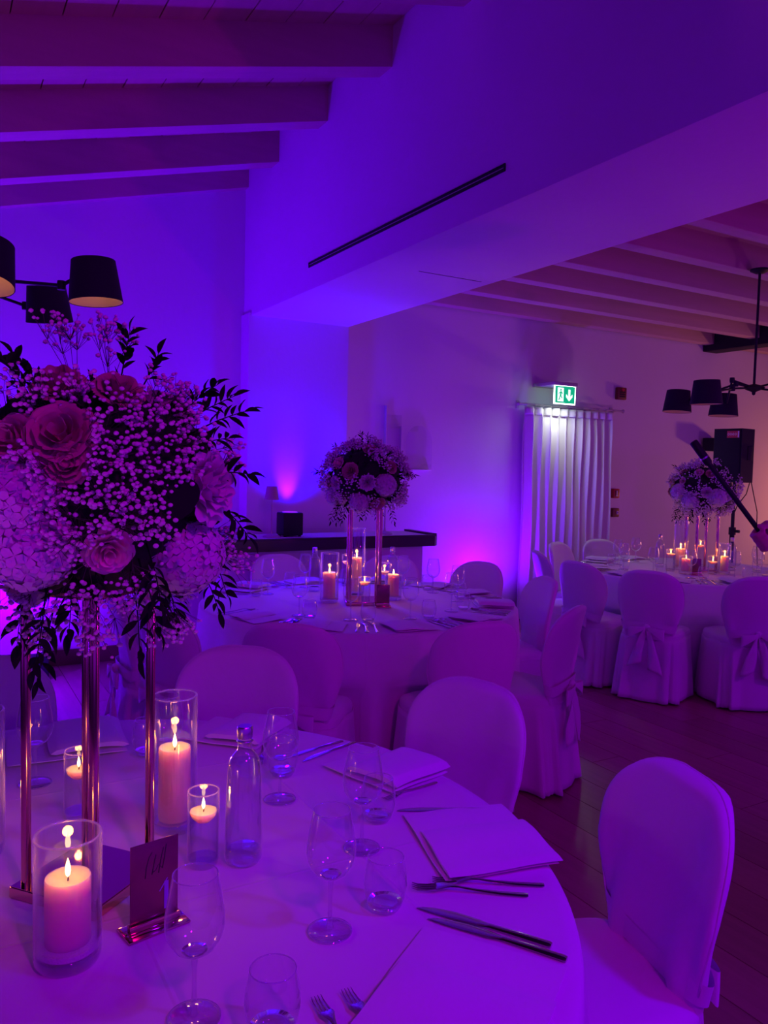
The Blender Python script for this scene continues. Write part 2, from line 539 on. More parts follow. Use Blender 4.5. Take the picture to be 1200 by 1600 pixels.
def table_lamp(x, y, label):
    t = thing('table_lamp', label, 'lamp', (x, y, 0.969), 0, 'table lamps on the counter')
    obj('base', MB().lathe([(0, 0), (0.065, 0), (0.065, 0.008), (0.055, 0.016), (0.012, 0.028), (0.007, 0.05), (0, 0.05)], 24), M['grey'], t)
    obj('pole', MB().tube([(0, 0, 0.03), (0, 0, 0.36)], 0.0055, 10), M['grey'], t)
    obj('lamp_shade', MB().lathe([(0.055, 0.285), (0.04, 0.385), (0.038, 0.385), (0.053, 0.285), (0.055, 0.285)], 28).lathe([(0, 0.383), (0.038, 0.383)], 28), M['lampshade'], t)
    return t


p = at_Y(424, 830, 5.55)
table_lamp(p.x, 5.55, 'small unlit table lamp on the counter beside the black uplight box')
p = at_Y(601, 826, 5.55)
table_lamp(p.x, 5.55, 'table lamp on the counter, mostly hidden behind the middle flower ball')


def uplight(x, y, z, label, s=(0.19, 0.19, 0.19)):
    t = thing('led_uplight', label, 'uplight', (x, y, z), 0, 'black box uplights washing the walls')
    obj('housing', MB().box((-s[0] / 2, -s[1] / 2, 0.01), (s[0] / 2, s[1] / 2, s[2]), 0.012), M['black'], t)
    obj('lens', MB().lathe([(0, 0.004), (s[0] * 0.33, 0.004), (s[0] * 0.36, 0), (s[0] * 0.36, -0.004)], 24, (0, 0, s[2])), M['lens'], t)
    for a in (-1, 1):
        for b in (-1, 1):
            obj('foot', MB().lathe([(0, 0), (0.012, 0), (0.012, 0.012), (0, 0.012)], 10, (a * s[0] * 0.36, b * s[1] * 0.36, 0)), M['black'], t)
    return t


uplight(2.395, 5.60, 0.969, 'black box uplight standing on the dark counter top', (0.165, 0.15, 0.185))
uplight(0.60, 5.85, 0.0, 'black box uplight on the floor before the blue wall, behind the near flowers')
uplight(4.53, 5.85, 0.0, 'black box uplight on the floor behind the chair beside the curtain', (0.17, 0.17, 0.16))

# acrylic panels on the wall beside the counter
ac = thing('acrylic_panel', 'clear arched acrylic panel with a bright lower edge on the wall behind the flower ball', 'panel', (0, 0, 0))
a0, a1 = at_Y(634, 733, YW - 0.04), at_Y(674, 733, YW - 0.04)
wd, hh = (a1.x - a0.x), 0.40
arch = [(0, 0), (wd, 0), (wd, hh * 0.62)] + [(wd / 2 + wd / 2 * cos(t), hh * 0.62 + hh * 0.38 * sin(t)) for t in [pi * k / 12 for k in range(1, 12)]] + [(0, hh * 0.62)]
mb = MB().prism(arch, 0, 0.008)
mb.xf(Matrix.Translation((a0.x, YW - 0.03, a0.z)) @ Matrix.Rotation(pi / 2, 4, 'X'))
obj('sheet', mb, M['acrylic'], ac, angle=30)
obj('bottom_edge', MB().box((a0.x, YW - 0.042, a0.z - 0.010), (a1.x, YW, a0.z - 0.001), 0.002), M['acrylic_edge'], ac)
ac2 = thing('acrylic_panel', 'tall clear acrylic strip on the wall just above the middle flower ball', 'panel', (0, 0, 0))
b0, b1 = at_Y(603, 735, YW - 0.04), at_Y(626, 735, YW - 0.04)
obj('sheet', MB().box((b0.x, YW - 0.036, b0.z), (b1.x, YW - 0.030, b0.z + 0.50)), M['acrylic'], ac2)
obj('side_edge', MB().box((b0.x - 0.006, YW - 0.037, b0.z), (b0.x, YW, b0.z + 0.58), 0.001).box((b1.x, YW - 0.037, b0.z), (b1.x + 0.006, YW, b0.z + 0.40), 0.001), M['plaster'], ac2)

# ------------------------------------------------------------------ curtain, exit sign, wall devices
cu = thing('curtain', 'pleated pale curtain hanging from a rod under the exit sign', 'curtain', (0, 0, 0))
cx0, cx1, cy = 5.06, 6.24, YW - 0.11
NP = 11


def curt(i, j):
    u = i / 176.0
    z = 0.03 + (2.13 - 0.03) * j / 24
    t = j / 24
    x = cx0 + (cx1 - cx0) * u
    ph = 2 * pi * NP * u + 0.5 * sin(7 * u + 1.3)
    a = 0.052 * (1 - 0.45 * max(0, (t - 0.9) * 10)) * (0.75 + 0.25 * sin(5 * u + 2))
    return (x + 0.012 * sin(2 * ph) + (0.02 * (1 - t) * sin(3 * u)), cy + a * sin(ph) + 0.010 * sin(9 * t + 14 * u), z)


mb = MB().grid(177, 25, curt)
o = obj('drape', mb, M['curtain'], cu, angle=180)
so = o.modifiers.new('t', 'SOLIDIFY'); so.thickness = 0.003


def head(i, j):
    u = i / 176.0
    ph = 2 * pi * NP * u + 0.5 * sin(7 * u + 1.3)
    return (cx0 + (cx1 - cx0) * u + 0.012 * sin(2 * ph), cy - 0.004 + 0.034 * sin(ph + 0.9), 2.065 + 0.075 * j / 3)


o = obj('heading', MB().grid(177, 4, head), M['curtain'], cu, angle=180)
so = o.modifiers.new('t', 'SOLIDIFY'); so.thickness = 0.003
rod = thing('curtain_rod', 'thin metal rod with round finials carrying the pale curtain', 'rod', (0, 0, 0))
obj('rod', MB().tube([(4.98, cy, 2.165), (6.38, cy, 2.165)], 0.011, 12), M['grey'], rod)
for x in (4.97, 6.39):
    obj('finial', MB().ball((x, cy, 2.165), 0.020, 1), M['grey'], rod, angle=180)
for x in (5.04, 6.32):
    obj('bracket', MB().tube([(x, cy, 2.165), (x, YW, 2.165)], 0.008, 8).box((x - 0.02, YW - 0.008, 2.125), (x + 0.02, YW, 2.205), 0.003), M['grey'], rod)
for k in range(NP + 1):
    x = cx0 + (cx1 - cx0) * k / NP
    obj('ring', MB().grid(16, 6, lambda i, j: (x + 0.0025 * cos(j * pi / 3), cy + (0.0155 + 0.0025 * sin(j * pi / 3)) * cos(i * pi / 8),
                                              2.160 + (0.0155 + 0.0025 * sin(j * pi / 3)) * sin(i * pi / 8)), True, True), M['grey'], rod, angle=180)

ex = thing('exit_sign', 'lit green exit sign with running figure and down arrow above the curtain', 'sign', (0, 0, 0))
e0, e1 = at_Y(866.5, 629, YW - 0.30), at_Y(897, 631, YW - 0.30)
ew = e1.x - e0.x
eh = 0.165
ez = e0.z
ey = YW - 0.30
obj('housing', MB().box((e0.x - 0.025, ey - 0.02, ez + eh + 0.004), (e1.x + 0.025, YW, ez + eh + 0.040), 0.005), M['grey'], ex)
obj('panel', MB().box((e0.x, ey - 0.005, ez), (e1.x, ey + 0.005, ez + eh)), M['sign_green'], ex)
obj('lit_border', MB().box((e0.x - 0.011, ey - 0.004, ez - 0.011), (e1.x + 0.011, ey + 0.006, ez)).box((e0.x - 0.011, ey - 0.004, ez + eh), (e1.x + 0.011, ey + 0.006, ez + eh + 0.006))
    .box((e0.x - 0.011, ey - 0.004, ez), (e0.x, ey + 0.006, ez + eh)).box((e1.x, ey - 0.004, ez), (e1.x + 0.011, ey + 0.006, ez + eh)), M['sign_light'], ex)


def flat(pts, dy=0.0):          # pictogram piece in the sign's plane; pts in (0..1, 0..1)
    mb = MB().prism([(e0.x + u * ew, ez + v * eh) for u, v in pts], 0, 0.002)
    mb.v = [(x, ey - 0.0052 - z - dy, y) for x, y, z in mb.v]
    return mb


obj('door_pictogram', flat([(0.12, 0.1), (0.42, 0.1), (0.42, 0.9), (0.12, 0.9)]), M['sign_white'], ex, angle=None)
man = flat([(0.27 + 0.035 * cos(t), 0.77 + 0.07 * sin(t)) for t in [k * pi / 4 for k in range(8)]], 0.002)
for q in ([(0.24, 0.68), (0.31, 0.70), (0.30, 0.44), (0.23, 0.44)], [(0.24, 0.46), (0.29, 0.46), (0.36, 0.30), (0.33, 0.26)],
          [(0.23, 0.46), (0.28, 0.46), (0.22, 0.20), (0.16, 0.17), (0.15, 0.22), (0.19, 0.25)], [(0.30, 0.68), (0.38, 0.56), (0.36, 0.52), (0.29, 0.62)],
          [(0.25, 0.68), (0.17, 0.58), (0.17, 0.50), (0.20, 0.56), (0.26, 0.62)]):
    w = flat(q, 0.002)
    man.add(w.v, w.f)
obj('running_figure', man, M['sign_green'], ex, angle=None)
arr = flat([(0.66, 0.82), (0.76, 0.82), (0.76, 0.38), (0.86, 0.52), (0.86, 0.36), (0.71, 0.14), (0.56, 0.36), (0.56, 0.52), (0.66, 0.38)], 0.001)
arr2 = flat([(0.655, 0.82), (0.765, 0.82), (0.765, 0.36), (0.655, 0.36)], 0.001)
tri = MB()
for q in ([(0.66, 0.36), (0.76, 0.36), (0.76, 0.82), (0.66, 0.82)], [(0.71, 0.14), (0.87, 0.38), (0.87, 0.54), (0.71, 0.32)], [(0.71, 0.14), (0.71, 0.32), (0.55, 0.54), (0.55, 0.38)]):
    w = flat(q, 0.001); tri.add(w.v, w.f)
obj('arrow', tri, M['sign_white'], ex, angle=None)
lamp('AREA', 'exit_sign_light', ((e0.x + e1.x) / 2, ey + 0.01, ez - 0.016), (0.90, 1.0, 0.92), 2.4, 0.16, ((e0.x + e1.x) / 2, ey + 0.0, 0))


def device(px, py, w, h, label, cat, face):
    q = at_Y(px, py, YW - 0.03)
    t = thing(cat.replace(' ', '_'), label, cat, (q.x, YW, q.z))
    obj('body', MB().box((-w / 2, -0.045, -h / 2), (w / 2, 0, h / 2), 0.008), M['red_dark' if face != 'call' else 'red'], t)
    if face == 'siren':
        obj('grille', MB().box((-w * 0.3, -0.050, -h * 0.30), (w * 0.3, -0.044, -h * 0.22)).box((-w * 0.3, -0.050, -h * 0.12), (w * 0.3, -0.044, -h * 0.04))
            .box((-w * 0.3, -0.050, h * 0.06), (w * 0.3, -0.044, h * 0.14)), M['black'], t)
        obj('beacon', MB().lathe([(0, 0), (0.02, 0), (0.018, 0.012), (0, 0.016)], 16).xf(Matrix.Translation((0, -0.045, h * 0.30)) @ Matrix.Rotation(pi / 2, 4, 'X')), M['red'], t)
    elif face == 'call':
        obj('glass_plate', MB().box((-w * 0.30, -0.049, -h * 0.34), (w * 0.30, -0.044, h * 0.34), 0.002), M['red_dark'], t)
        obj('mark', MB().box((-0.006, -0.051, -0.025), (0.006, -0.048, 0.030)).box((-0.016, -0.051, -0.030), (0.016, -0.048, -0.020)), M['badge'], t)
    else:
        obj('button', MB().box((w * 0.05, -0.051, -h * 0.20), (w * 0.34, -0.044, h * 0.20), 0.003), M['badge'], t)
        obj('key', MB().ball((w * 0.2, -0.052, 0), 0.008, 0), M['black'], t)


device(971, 615, 0.13, 0.13, 'dark red alarm siren high on the wall beside the exit sign', 'alarm', 'siren')
device(962, 771, 0.09, 0.10, 'red fire call point on the wall, upper of two near the curtain', 'call point', 'call')
device(961, 801, 0.10, 0.095, 'dark red call point with a pale button, lower of two', 'call point', 'button')

# ------------------------------------------------------------------ chairs
rng = random.Random(11)


def back_hw(z):
    if z > 0.70:
        t = min(1.0, (z - 0.70) / 0.182)
        return 0.216 * max(0.0, 1 - t ** 2.6) ** (1 / 2.6)
    t = max(0.0, (0.66 - z) / 0.24)
    return 0.216 - 0.062 * t ** 1.3 * (1.5 - 0.5 * t)


def make_chair(label, loc, rz, group):
    t = thing('covered_chair', label, 'chair', loc, rz, group)
    zs = [0.42 + 0.02 * k for k in range(20)] + [0.815, 0.83, 0.845, 0.855, 0.864, 0.871, 0.876, 0.880, 0.8815]
    NB = 28

    def yb(z, s):               # centre line of the reclining back
        return -0.195 - (z - 0.42) * 0.16 + 0.020 * sin((z - 0.42) * 6.5)

    def back(i, j):
        z = zs[i]
        w = max(0.004, back_hw(z))
        a = 2 * pi * j / NB
        c, s_ = cos(a), sin(a)
        x = w * (abs(c) ** 0.55) * (1 if c >= 0 else -1)
        th = 0.028 * (1 if i < len(zs) - 4 else (len(zs) - i) / 5)
        y = th * (abs(s_) ** 0.75) * (1 if s_ >= 0 else -1)
        crv = 0.10 * x * x / 0.05 * 0.1 * 5
        wr = 0.004 * sin(16 * z + 7 * x) + 0.004 * sin(31 * x + 9 * z) + 0.009 * exp(-((z - 0.50) / 0.17) ** 2) * sin(58 * x + 3 * z)
        return (x, yb(z, 0) + y + crv + wr, z)

    mb = MB().grid(len(zs), NB, back, False, True)
    n = len(mb.v)
    mb.f.append(tuple(range(n - NB, n)))
    bk = obj('back_cover', mb, M['cover'], t, angle=70)
    # piped seam around the top of the back
    pts = []
    for k in range(41):
        a = k / 40
        z = 0.50 + 0.3815 * sin(pi * min(a, 1 - a)) ** 0.9
        w = back_hw(min(z, 0.8812))
        x = -w if a < 0.5 else w
        pts.append((x, yb(z, 0) + x * x, z))
    obj('piping', MB().tube(pts, 0.0026, 6), M['cover'], bk, angle=180)
    # seat cushion under the cover
    def seat(i, j):
        a = 2 * pi * j / 40
        prof = [(0.0, 0.478), (0.5, 0.477), (0.85, 0.470), (0.96, 0.461), (1.0, 0.445), (1.0, 0.405)]
        s_, z = prof[i]
        c, q = cos(a), sin(a)
        e = 0.42
        x = 0.205 * s_ * (abs(c) ** e) * (1 if c >= 0 else -1) * (1.04 if q > 0 else 0.94)
        y = 0.205 * s_ * (abs(q) ** e) * (1 if q >= 0 else -1)
        return (x, y, z - 0.004 * sin(20 * x) * (1 if i < 3 else 0))

    obj('seat_cover', MB().grid(6, 40, seat, False, True), M['cover'], t, angle=70)

    def skirt(i, j):
        a = 2 * pi * j / 96
        tt = i / 14
        z = 0.425 - 0.413 * tt
        c, q = cos(a), sin(a)
        e = 0.42
        fl = 1.0 + 0.10 * tt
        x = 0.207 * (abs(c) ** e) * (1 if c >= 0 else -1) * (1.04 if q > 0 else 0.94) * fl
        y = 0.207 * (abs(q) ** e) * (1 if q >= 0 else -1) * fl - (0.03 * tt if q < 0 else 0)
        f = 0.015 * tt ** 0.7 * (sin(9 * a + 0.6) + 0.6 * sin(16 * a + 2) + 0.4 * sin(27 * a))
        r = hypot(x, y)
        return (x * (1 + f / r), y * (1 + f / r), z + 0.004 * tt * sin(5 * a))

    o = obj('skirt', MB().grid(15, 96, skirt, False, True), M['cover'], t, angle=180)
    so = o.modifiers.new('t', 'SOLIDIFY'); so.thickness = 0.003; so.offset = 1
    # sash round the waist with a bow on the back
    zb = 0.50

    def sash(i, j):
        a = 2 * pi * i / 36
        z = zb + 0.026 * (j - 2) / 2 + 0.006 * sin(3 * a)
        w = back_hw(z) + 0.006
        c, q = cos(a), sin(a)
        x = w * (abs(c) ** 0.55) * (1 if c >= 0 else -1)
        y = 0.037 * (abs(q) ** 0.75) * (1 if q >= 0 else -1)
        return (x, yb(z, 0) + y + 0.5 * x * x, z)

    sa = obj('sash', MB().grid(36, 5, sash, True, False), M['cover'], t, angle=180)
    y0 = yb(zb, 0) - 0.050
    obj('knot', MB().ball((0, y0, zb), 0.022, 1, (1.1, 0.8, 1.1)), M['cover'], sa, angle=180)
    for s in (-1, 1):
        def loop(i, j):
            a = 2 * pi * i / 20
            u = (j - 2) / 2
            L = 0.055 * (1 - cos(a)) / 2 * 2
            return (s * (0.006 + L), y0 - 0.012 - 0.016 * sin(a) * (1 - abs(u) * 0.2), zb - 0.35 * L + u * (0.010 + 0.028 * (L / 0.11)))
        o = obj('bow_loop', MB().grid(20, 5, loop, True, False), M['cover'], sa, angle=180)

        def tail(i, j):
            tt = i / 14
            u = (j - 2) / 2
            wv = 0.014 + 0.034 * tt
            return (s * (0.008 + 0.062 * tt ** 0.8) + u * wv, y0 - 0.010 - 0.020 * tt + 0.010 * sin(6 * tt + 2 * u + s) + 0.008 * u * u,
                    zb - 0.010 - (0.26 + 0.02 * s) * tt - 0.018 * tt * u * s)
        o = obj('bow_tail', MB().grid(15, 5, tail), M['cover'], sa, angle=180)
        so = o.modifiers.new('t', 'SOLIDIFY'); so.thickness = 0.002
    return t


NT, RN = Vector((0.19, 1.51)), 0.945
MT, RM = Vector((2.13, 3.95)), 0.90
RT, RR = Vector((5.27, 4.24)), 0.87
CH = [  # table centre, angle about it, distance of the chair's middle, twist, label
    (NT, 55.7, 1.09, 0, 'white covered chair beyond the near table behind the tall candle cylinder', 'n'),
    (NT, 17.3, 1.06, 0, 'white covered chair at the near table, its pale rounded back before the dark floor gap', 'n'),
    (NT, -18.0, 1.05, 2, 'large white covered chair alone at the right edge of the near table', 'n'),
    (NT, 92.5, 1.05, 0, 'white covered chair behind the near flower stand, beside the blue lit floor', 'n'),
    (MT, -131.6, 1.08, 4, 'white covered chair seen from behind at the middle table, beyond the water bottle', 'm'),
    (MT, -94, 1.06, -4, 'white covered chair seen from behind at the middle table, second from the aisle', 'm'),
    (MT, -66.7, 1.05, 6, 'white covered chair in side view at the middle table, nearest the open aisle', 'm'),
    (MT, -18, 0.90, 0, 'white covered chair facing the middle table before the curtain', 'm'),
    (MT, 18.5, 0.98, 0, 'white covered chair at the middle table under the magenta wall glow', 'm'),
    (MT, 50.6, 0.92, 0, 'white covered chair against the counter, behind the small brown block on the middle table', 'm'),
    (MT, 90.4, 1.00, 0, 'white covered chair against the counter, beyond the wine glasses of the middle table', 'm'),
    (MT, -160, 1.10, 0, 'white covered chair with a bow at the middle table, behind the copper poles', 'm'),
    (MT, 179, 1.10, 0, 'white covered chair in side view left of the middle table, below the near flowers', 'm'),
    (RT, 111, 0.90, 0, 'white covered chair beyond the right table, directly before the curtain folds', 'r'),
    (RT, 152, 0.96, 0, 'white covered chair seen edge on between the two far tables', 'r'),
    (RT, -176, 1.03, 0, 'white covered chair with draped back at the left end of the right table', 'r'),
    (RT, -151, 1.09, 0, 'white covered chair with hanging bow tails seen from behind at the right table', 'r'),
    (RT, -121, 1.06, 0, 'white covered chair with a bow, cut by the right photo edge', 'r'),
    (RT, 80, 0.95, 0, 'white covered chair beyond the right table, below the red call points', 'r'),
]
GN = {'n': 'covered chairs around the near table', 'm': 'covered chairs around the middle table', 'r': 'covered chairs around the right table'}
chair0 = None
for c, a, r, tw, lab, g in CH:
    x, y = c.x + r * cos(R(a)), c.y + r * sin(R(a))
    rz = R(a + 90 + tw)         # local +y faces the table
    if chair0 is None:
        chair0 = make_chair(lab, (x, y, 0), rz, GN[g])
    else:
        dup(chair0, (x, y, 0), rz, lab, GN[g])


# ------------------------------------------------------------------ tables with floor-length cloths
def round_table(c, rad, label, seed):
    mine = [(R(a), r) for cc, a, r, tw, lab, g in CH if cc is c]
    t = thing('banquet_table', label, 'table', (c.x, c.y, 0), 0, None)
    rg = random.Random(seed)
    ph = [rg.uniform(0, 2 * pi) for _ in range(6)]
    n = 160
    prof = [(0, TZ, 0), (0.3, TZ, 0), (0.6, TZ, 0), (0.85, TZ, 0), (rad / rad * 0.97, TZ, 0), (0.99, TZ - 0.002, 0), (1.0, TZ - 0.010, 0)]

    def cloth(i, j):
        a = 2 * pi * j / n
        if i < 7:
            r, z, _ = prof[i]
            return (rad * max(r, 0.001) * cos(a), rad * max(r, 0.001) * sin(a), z)
        tt = (i - 6) / 14
        z = TZ - 0.010 - (TZ - 0.025) * tt
        f = sin(11 * a + ph[0]) + 0.7 * sin(17 * a + ph[1]) + 0.5 * sin(26 * a + ph[2]) + 0.3 * sin(41 * a + ph[3])
        r = rad + 0.004 + 0.05 * tt + 0.021 * tt ** 0.8 * f
        if z < 0.52:
            for ca, cr in mine:
                d = (a - ca + pi) % (2 * pi) - pi
                lat = abs(cr * math.tan(max(-1.2, min(1.2, d))))
                if lat < 0.36:
                    lim = (cr - 0.245) / max(0.5, cos(d))
                    k = min(1.0, (0.36 - lat) / 0.10) * min(1.0, (0.52 - z) / 0.05)
                    if r > lim: r += (lim - r) * k
        return (r * cos(a), r * sin(a), z + 0.005 * tt * sin(5 * a + ph[4]))

    obj('tablecloth', MB().grid(21, n, cloth, False, True), M['linen'], t, angle=180)
    obj('tabletop', MB().lathe([(0, 0.715), (rad - 0.02, 0.715), (rad - 0.012, 0.722), (rad - 0.012, 0.74), (rad - 0.02, 0.746), (0, 0.746)], 64), M['plank'], t)
    return t


round_table(NT, RN, 'large round table under a white cloth, nearest, carrying the tallest flowers', 1)
round_table(MT, RM, 'round table under a floor-length white cloth before the bar counter', 2)
round_table(RT, RR, 'round table under a white cloth, farthest, in the warmer lit room', 3)


# ------------------------------------------------------------------ table ware prototypes
def seg_ring(mb, r, z, rr=0.0011, c=(0, 0), n=36):
    mb.grid(n, 6, lambda i, j: (c[0] + (r + rr * cos(j * pi / 3)) * cos(2 * pi * i / n), c[1] + (r + rr * cos(j * pi / 3)) * sin(2 * pi * i / n), z + rr * sin(j * pi / 3)), True, True)
    return mb


def wine_glass(label, loc, group, s=1.0):
    t = thing('wine_glass', label, 'glass', loc, 0, group)
    t.scale = (s, s, s)
    obj('bowl', MB().lathe([(0.004, 0.090), (0.014, 0.094), (0.028, 0.104), (0.038, 0.120), (0.0415, 0.136), (0.041, 0.152), (0.037, 0.176), (0.031, 0.208)], 40), M['glass'], t, angle=180)
    obj('bowl_bottom', MB().lathe([(0, 0.0935), (0.010, 0.0955), (0.018, 0.0995), (0.012, 0.0985), (0, 0.098)], 32), M['glass_foot'], t, angle=180)
    obj('rim', seg_ring(MB(), 0.031, 0.208, 0.0009), M['glass_rim'], t, angle=180)
    obj('stem', MB().lathe([(0.007, 0.006), (0.0042, 0.016), (0.0034, 0.045), (0.0036, 0.075), (0.0055, 0.0905)], 16), M['glass_foot'], t, angle=180)
    fo = obj('foot', MB().lathe([(0, 0.0005), (0.037, 0.0005), (0.0375, 0.002), (0.030, 0.0045), (0.012, 0.0065), (0, 0.0075)], 40), M['glass'], t, angle=180)
    obj('foot_edge', seg_ring(MB(), 0.037, 0.0016, 0.0011), M['glass_rim'], fo, angle=180)
    return t


def tumbler(label, loc, group, s=1.0):
    t = thing('tumbler', label, 'glass', loc, 0, group)
    t.scale = (s, s, s)
    obj('bowl', MB().lathe([(0.024, 0.001), (0.030, 0.010), (0.0355, 0.026), (0.0385, 0.045), (0.0375, 0.064), (0.034, 0.082), (0.0315, 0.094)], 40), M['glass'], t, angle=180)
    obj('base', MB().lathe([(0, 0.0005), (0.022, 0.0005), (0.0265, 0.005), (0.031, 0.0145), (0.020, 0.0125), (0, 0.012)], 36), M['glass_foot'], t, angle=180)
    obj('rim', seg_ring(MB(), 0.0315, 0.094, 0.0010), M['glass_rim'], t, angle=180)
    return t


def water_bottle(label, loc, group):
    t = thing('water_bottle', label, 'bottle', loc, 0, group)
    b = obj('bottle_body', MB().lathe([(0.026, 0.0), (0.034, 0.003), (0.0365, 0.012), (0.0362, 0.05), (0.0335, 0.17), (0.032, 0.192), (0.028, 0.206), (0.020, 0.216),
                                       (0.0145, 0.223), (0.0135, 0.232), (0.0135, 0.252)], 40), M['bottle'], t, angle=180)
    obj('heavy_base', MB().lathe([(0, 0.004), (0.018, 0.001), (0.030, 0.001), (0.0355, 0.010), (0.0355, 0.024), (0.028, 0.028), (0, 0.024)], 36), M['glass_foot'], t, angle=180)
    obj('water', MB().lathe([(0, 0.030), (0.033, 0.030), (0.0345, 0.05), (0.0320, 0.17), (0.030, 0.190), (0.026, 0.200), (0, 0.200)], 32), M['water'], t, angle=50)
    obj('cap', MB().lathe([(0.0145, 0.246), (0.0152, 0.248), (0.0152, 0.266), (0.0135, 0.2685), (0, 0.2685)], 24), M['cap'], t, angle=40)
    obj('neck_ring', seg_ring(MB(), 0.0142, 0.240, 0.0022, n=24), M['cap'], t, angle=180)
    return t


def fork_mesh():
    mb = MB()
    ctrl = [(0.0, 0.0050, 0.0030), (0.006, 0.0062, 0.0032), (0.05, 0.0052, 0.0036), (0.09, 0.0032, 0.006), (0.12, 0.0028, 0.010), (0.135, 0.0060, 0.0115), (0.150, 0.0115, 0.009), (0.160, 0.0120, 0.007)]

    def h(i, j):
        x, w, z = ctrl[i]
        a = 2 * pi * j / 8
        return (x, w * cos(a), z + 0.0013 * sin(a) * (1.6 if i < 4 else 1) + (0.0015 * abs(cos(a)) if i > 5 else 0))
    mb.grid(len(ctrl), 8, h, False, True)
    mb.f.append(tuple(range(8))[::-1])
    n = len(mb.v)
    mb.f.append(tuple(range(n - 8, n)))
    for k in range(4):
        y = -0.0096 + 0.0064 * k
        mb.tube([(0.158, y, 0.0075), (0.175, y * 1.02, 0.0045), (0.192, y * 0.96, 0.0045), (0.203, y * 0.92, 0.0075)], [0.0020, 0.0018, 0.0015, 0.0006], 6)
    return mb.mesh('fork', M['steel'], 50)


def knife_mesh():
    mb = MB()
    ctrl = [(0.0, 0.0058, 0.0035, 0.0030), (0.004, 0.0068, 0.004, 0.0036), (0.05, 0.0060, 0.004, 0.0036), (0.098, 0.0052, 0.0035, 0.0030), (0.104, 0.0060, 0.0035, 0.0016),
            (0.12, 0.0090, 0.0030, 0.0009), (0.16, 0.0105, 0.0022, 0.0007), (0.195, 0.0085, 0.0015, 0.0006), (0.215, 0.0045, 0.0012, 0.0005), (0.222, 0.0010, 0.0012, 0.0004)]

    def h(i, j):
        x, w, z, th = ctrl[i]
        a = 2 * pi * j / 10
        y = w * cos(a) + (0.003 * max(0, i - 6) if i > 6 else 0)
        return (x, y, z + th * sin(a))
    mb.grid(len(ctrl), 10, h, False, True)
    mb.f.append(tuple(range(10))[::-1])
    return mb.mesh('knife', M['steel'], 50)


FORK, KNIFE = fork_mesh(), knife_mesh()


def lay(name, me, length, handle, tip, label, group, z=TZ + 0.0012):
    a, b = Vector(handle[:2]), Vector(tip[:2])
    d = b - a
    o = link(name, me, None, (a.x, a.y, z), atan2(d.y, d.x))
    s = d.length / length
    s = max(0.85, min(1.15, s))
    o.scale = (s, s, s)
    tag(o, label, name, group)
    return o


def napkin_mesh(seed, rolled=False):
    """folded linen: local x runs from the table edge inwards, y across; a wide lower leaf and a narrower upper leaf"""
    rg = random.Random(seed)
    p1, p2 = rg.uniform(0, 6), rg.uniform(0, 6)

    def leaf(x0, x1, y0, y1, z0, th, sag):
        nx, ny = 14, 14

        def wave(u, v):
            return 0.0018 * sin(5 * u + p1 + 2 * v) + 0.0012 * sin(9 * v + p2)

        def fn(i, j):
            # closed strip around y: upper side then the lower one
            u = i / (nx - 1)
            k = j if j < ny else 2 * ny - 1 - j
            v = k / (ny - 1)
            top = j < ny
            x = x0 + (x1 - x0) * u
            y = y0 + (y1 - y0) * v
            e = min(1.0, min(v, 1 - v) * 16, min(u, 1 - u) * 16 + 0.35) ** 0.5
            zz = z0 + sag * sin(pi * v) * 0.5 + wave(u, v)
            return (x + 0.004 * sin(3 * v + p2), y + 0.003 * sin(4 * u + p1), zz + (th * (0.5 + 0.5 * e) if top else th * (0.5 - 0.5 * e)))
        mb = MB().grid(nx, 2 * ny, fn, False, True)
        n2 = 2 * ny
        for base, rev in ((0, False), ((nx - 1) * n2, True)):
            for k in range(ny - 1):
                q = (base + k, base + k + 1, base + n2 - 2 - k, base + n2 - 1 - k)
                mb.f.append(q if rev else q[::-1])
        return mb
    lo = leaf(-0.115, 0.125, -0.145, 0.145, 0.0035, 0.005, 0.002)
    hi = leaf(-0.120, 0.118, -0.045, 0.150, 0.0098, 0.008 if not rolled else 0.020, 0.006 if not rolled else 0.018)
    lo.add(hi.v, hi.f)
    return lo.mesh('napkin', M['napkin'], 60)


NAPS = [napkin_mesh(5), napkin_mesh(6), napkin_mesh(7, True)]


def ring(c, r, deg):
    return Vector((c.x + r * cos(R(deg)), c.y + r * sin(R(deg)), TZ))


def put(src, build, label, loc, rz, group, s=1.0):
    if src in PROTO:
        o = dup(PROTO[src], loc, rz, label, group)
        o.scale = (s, s, s)
        return o
    PROTO[src] = build(label, loc, group)
    PROTO[src].scale = (s, s, s)
    return PROTO[src]


PROTO = {}
CM = {}

# ------------------------------------------------------------------ near table: napkins and cutlery
GNP, GCT = 'folded napkins on the near table', 'cutlery on the near table'


def P(px, py):
    return at_z(px, py, TZ + 0.004)


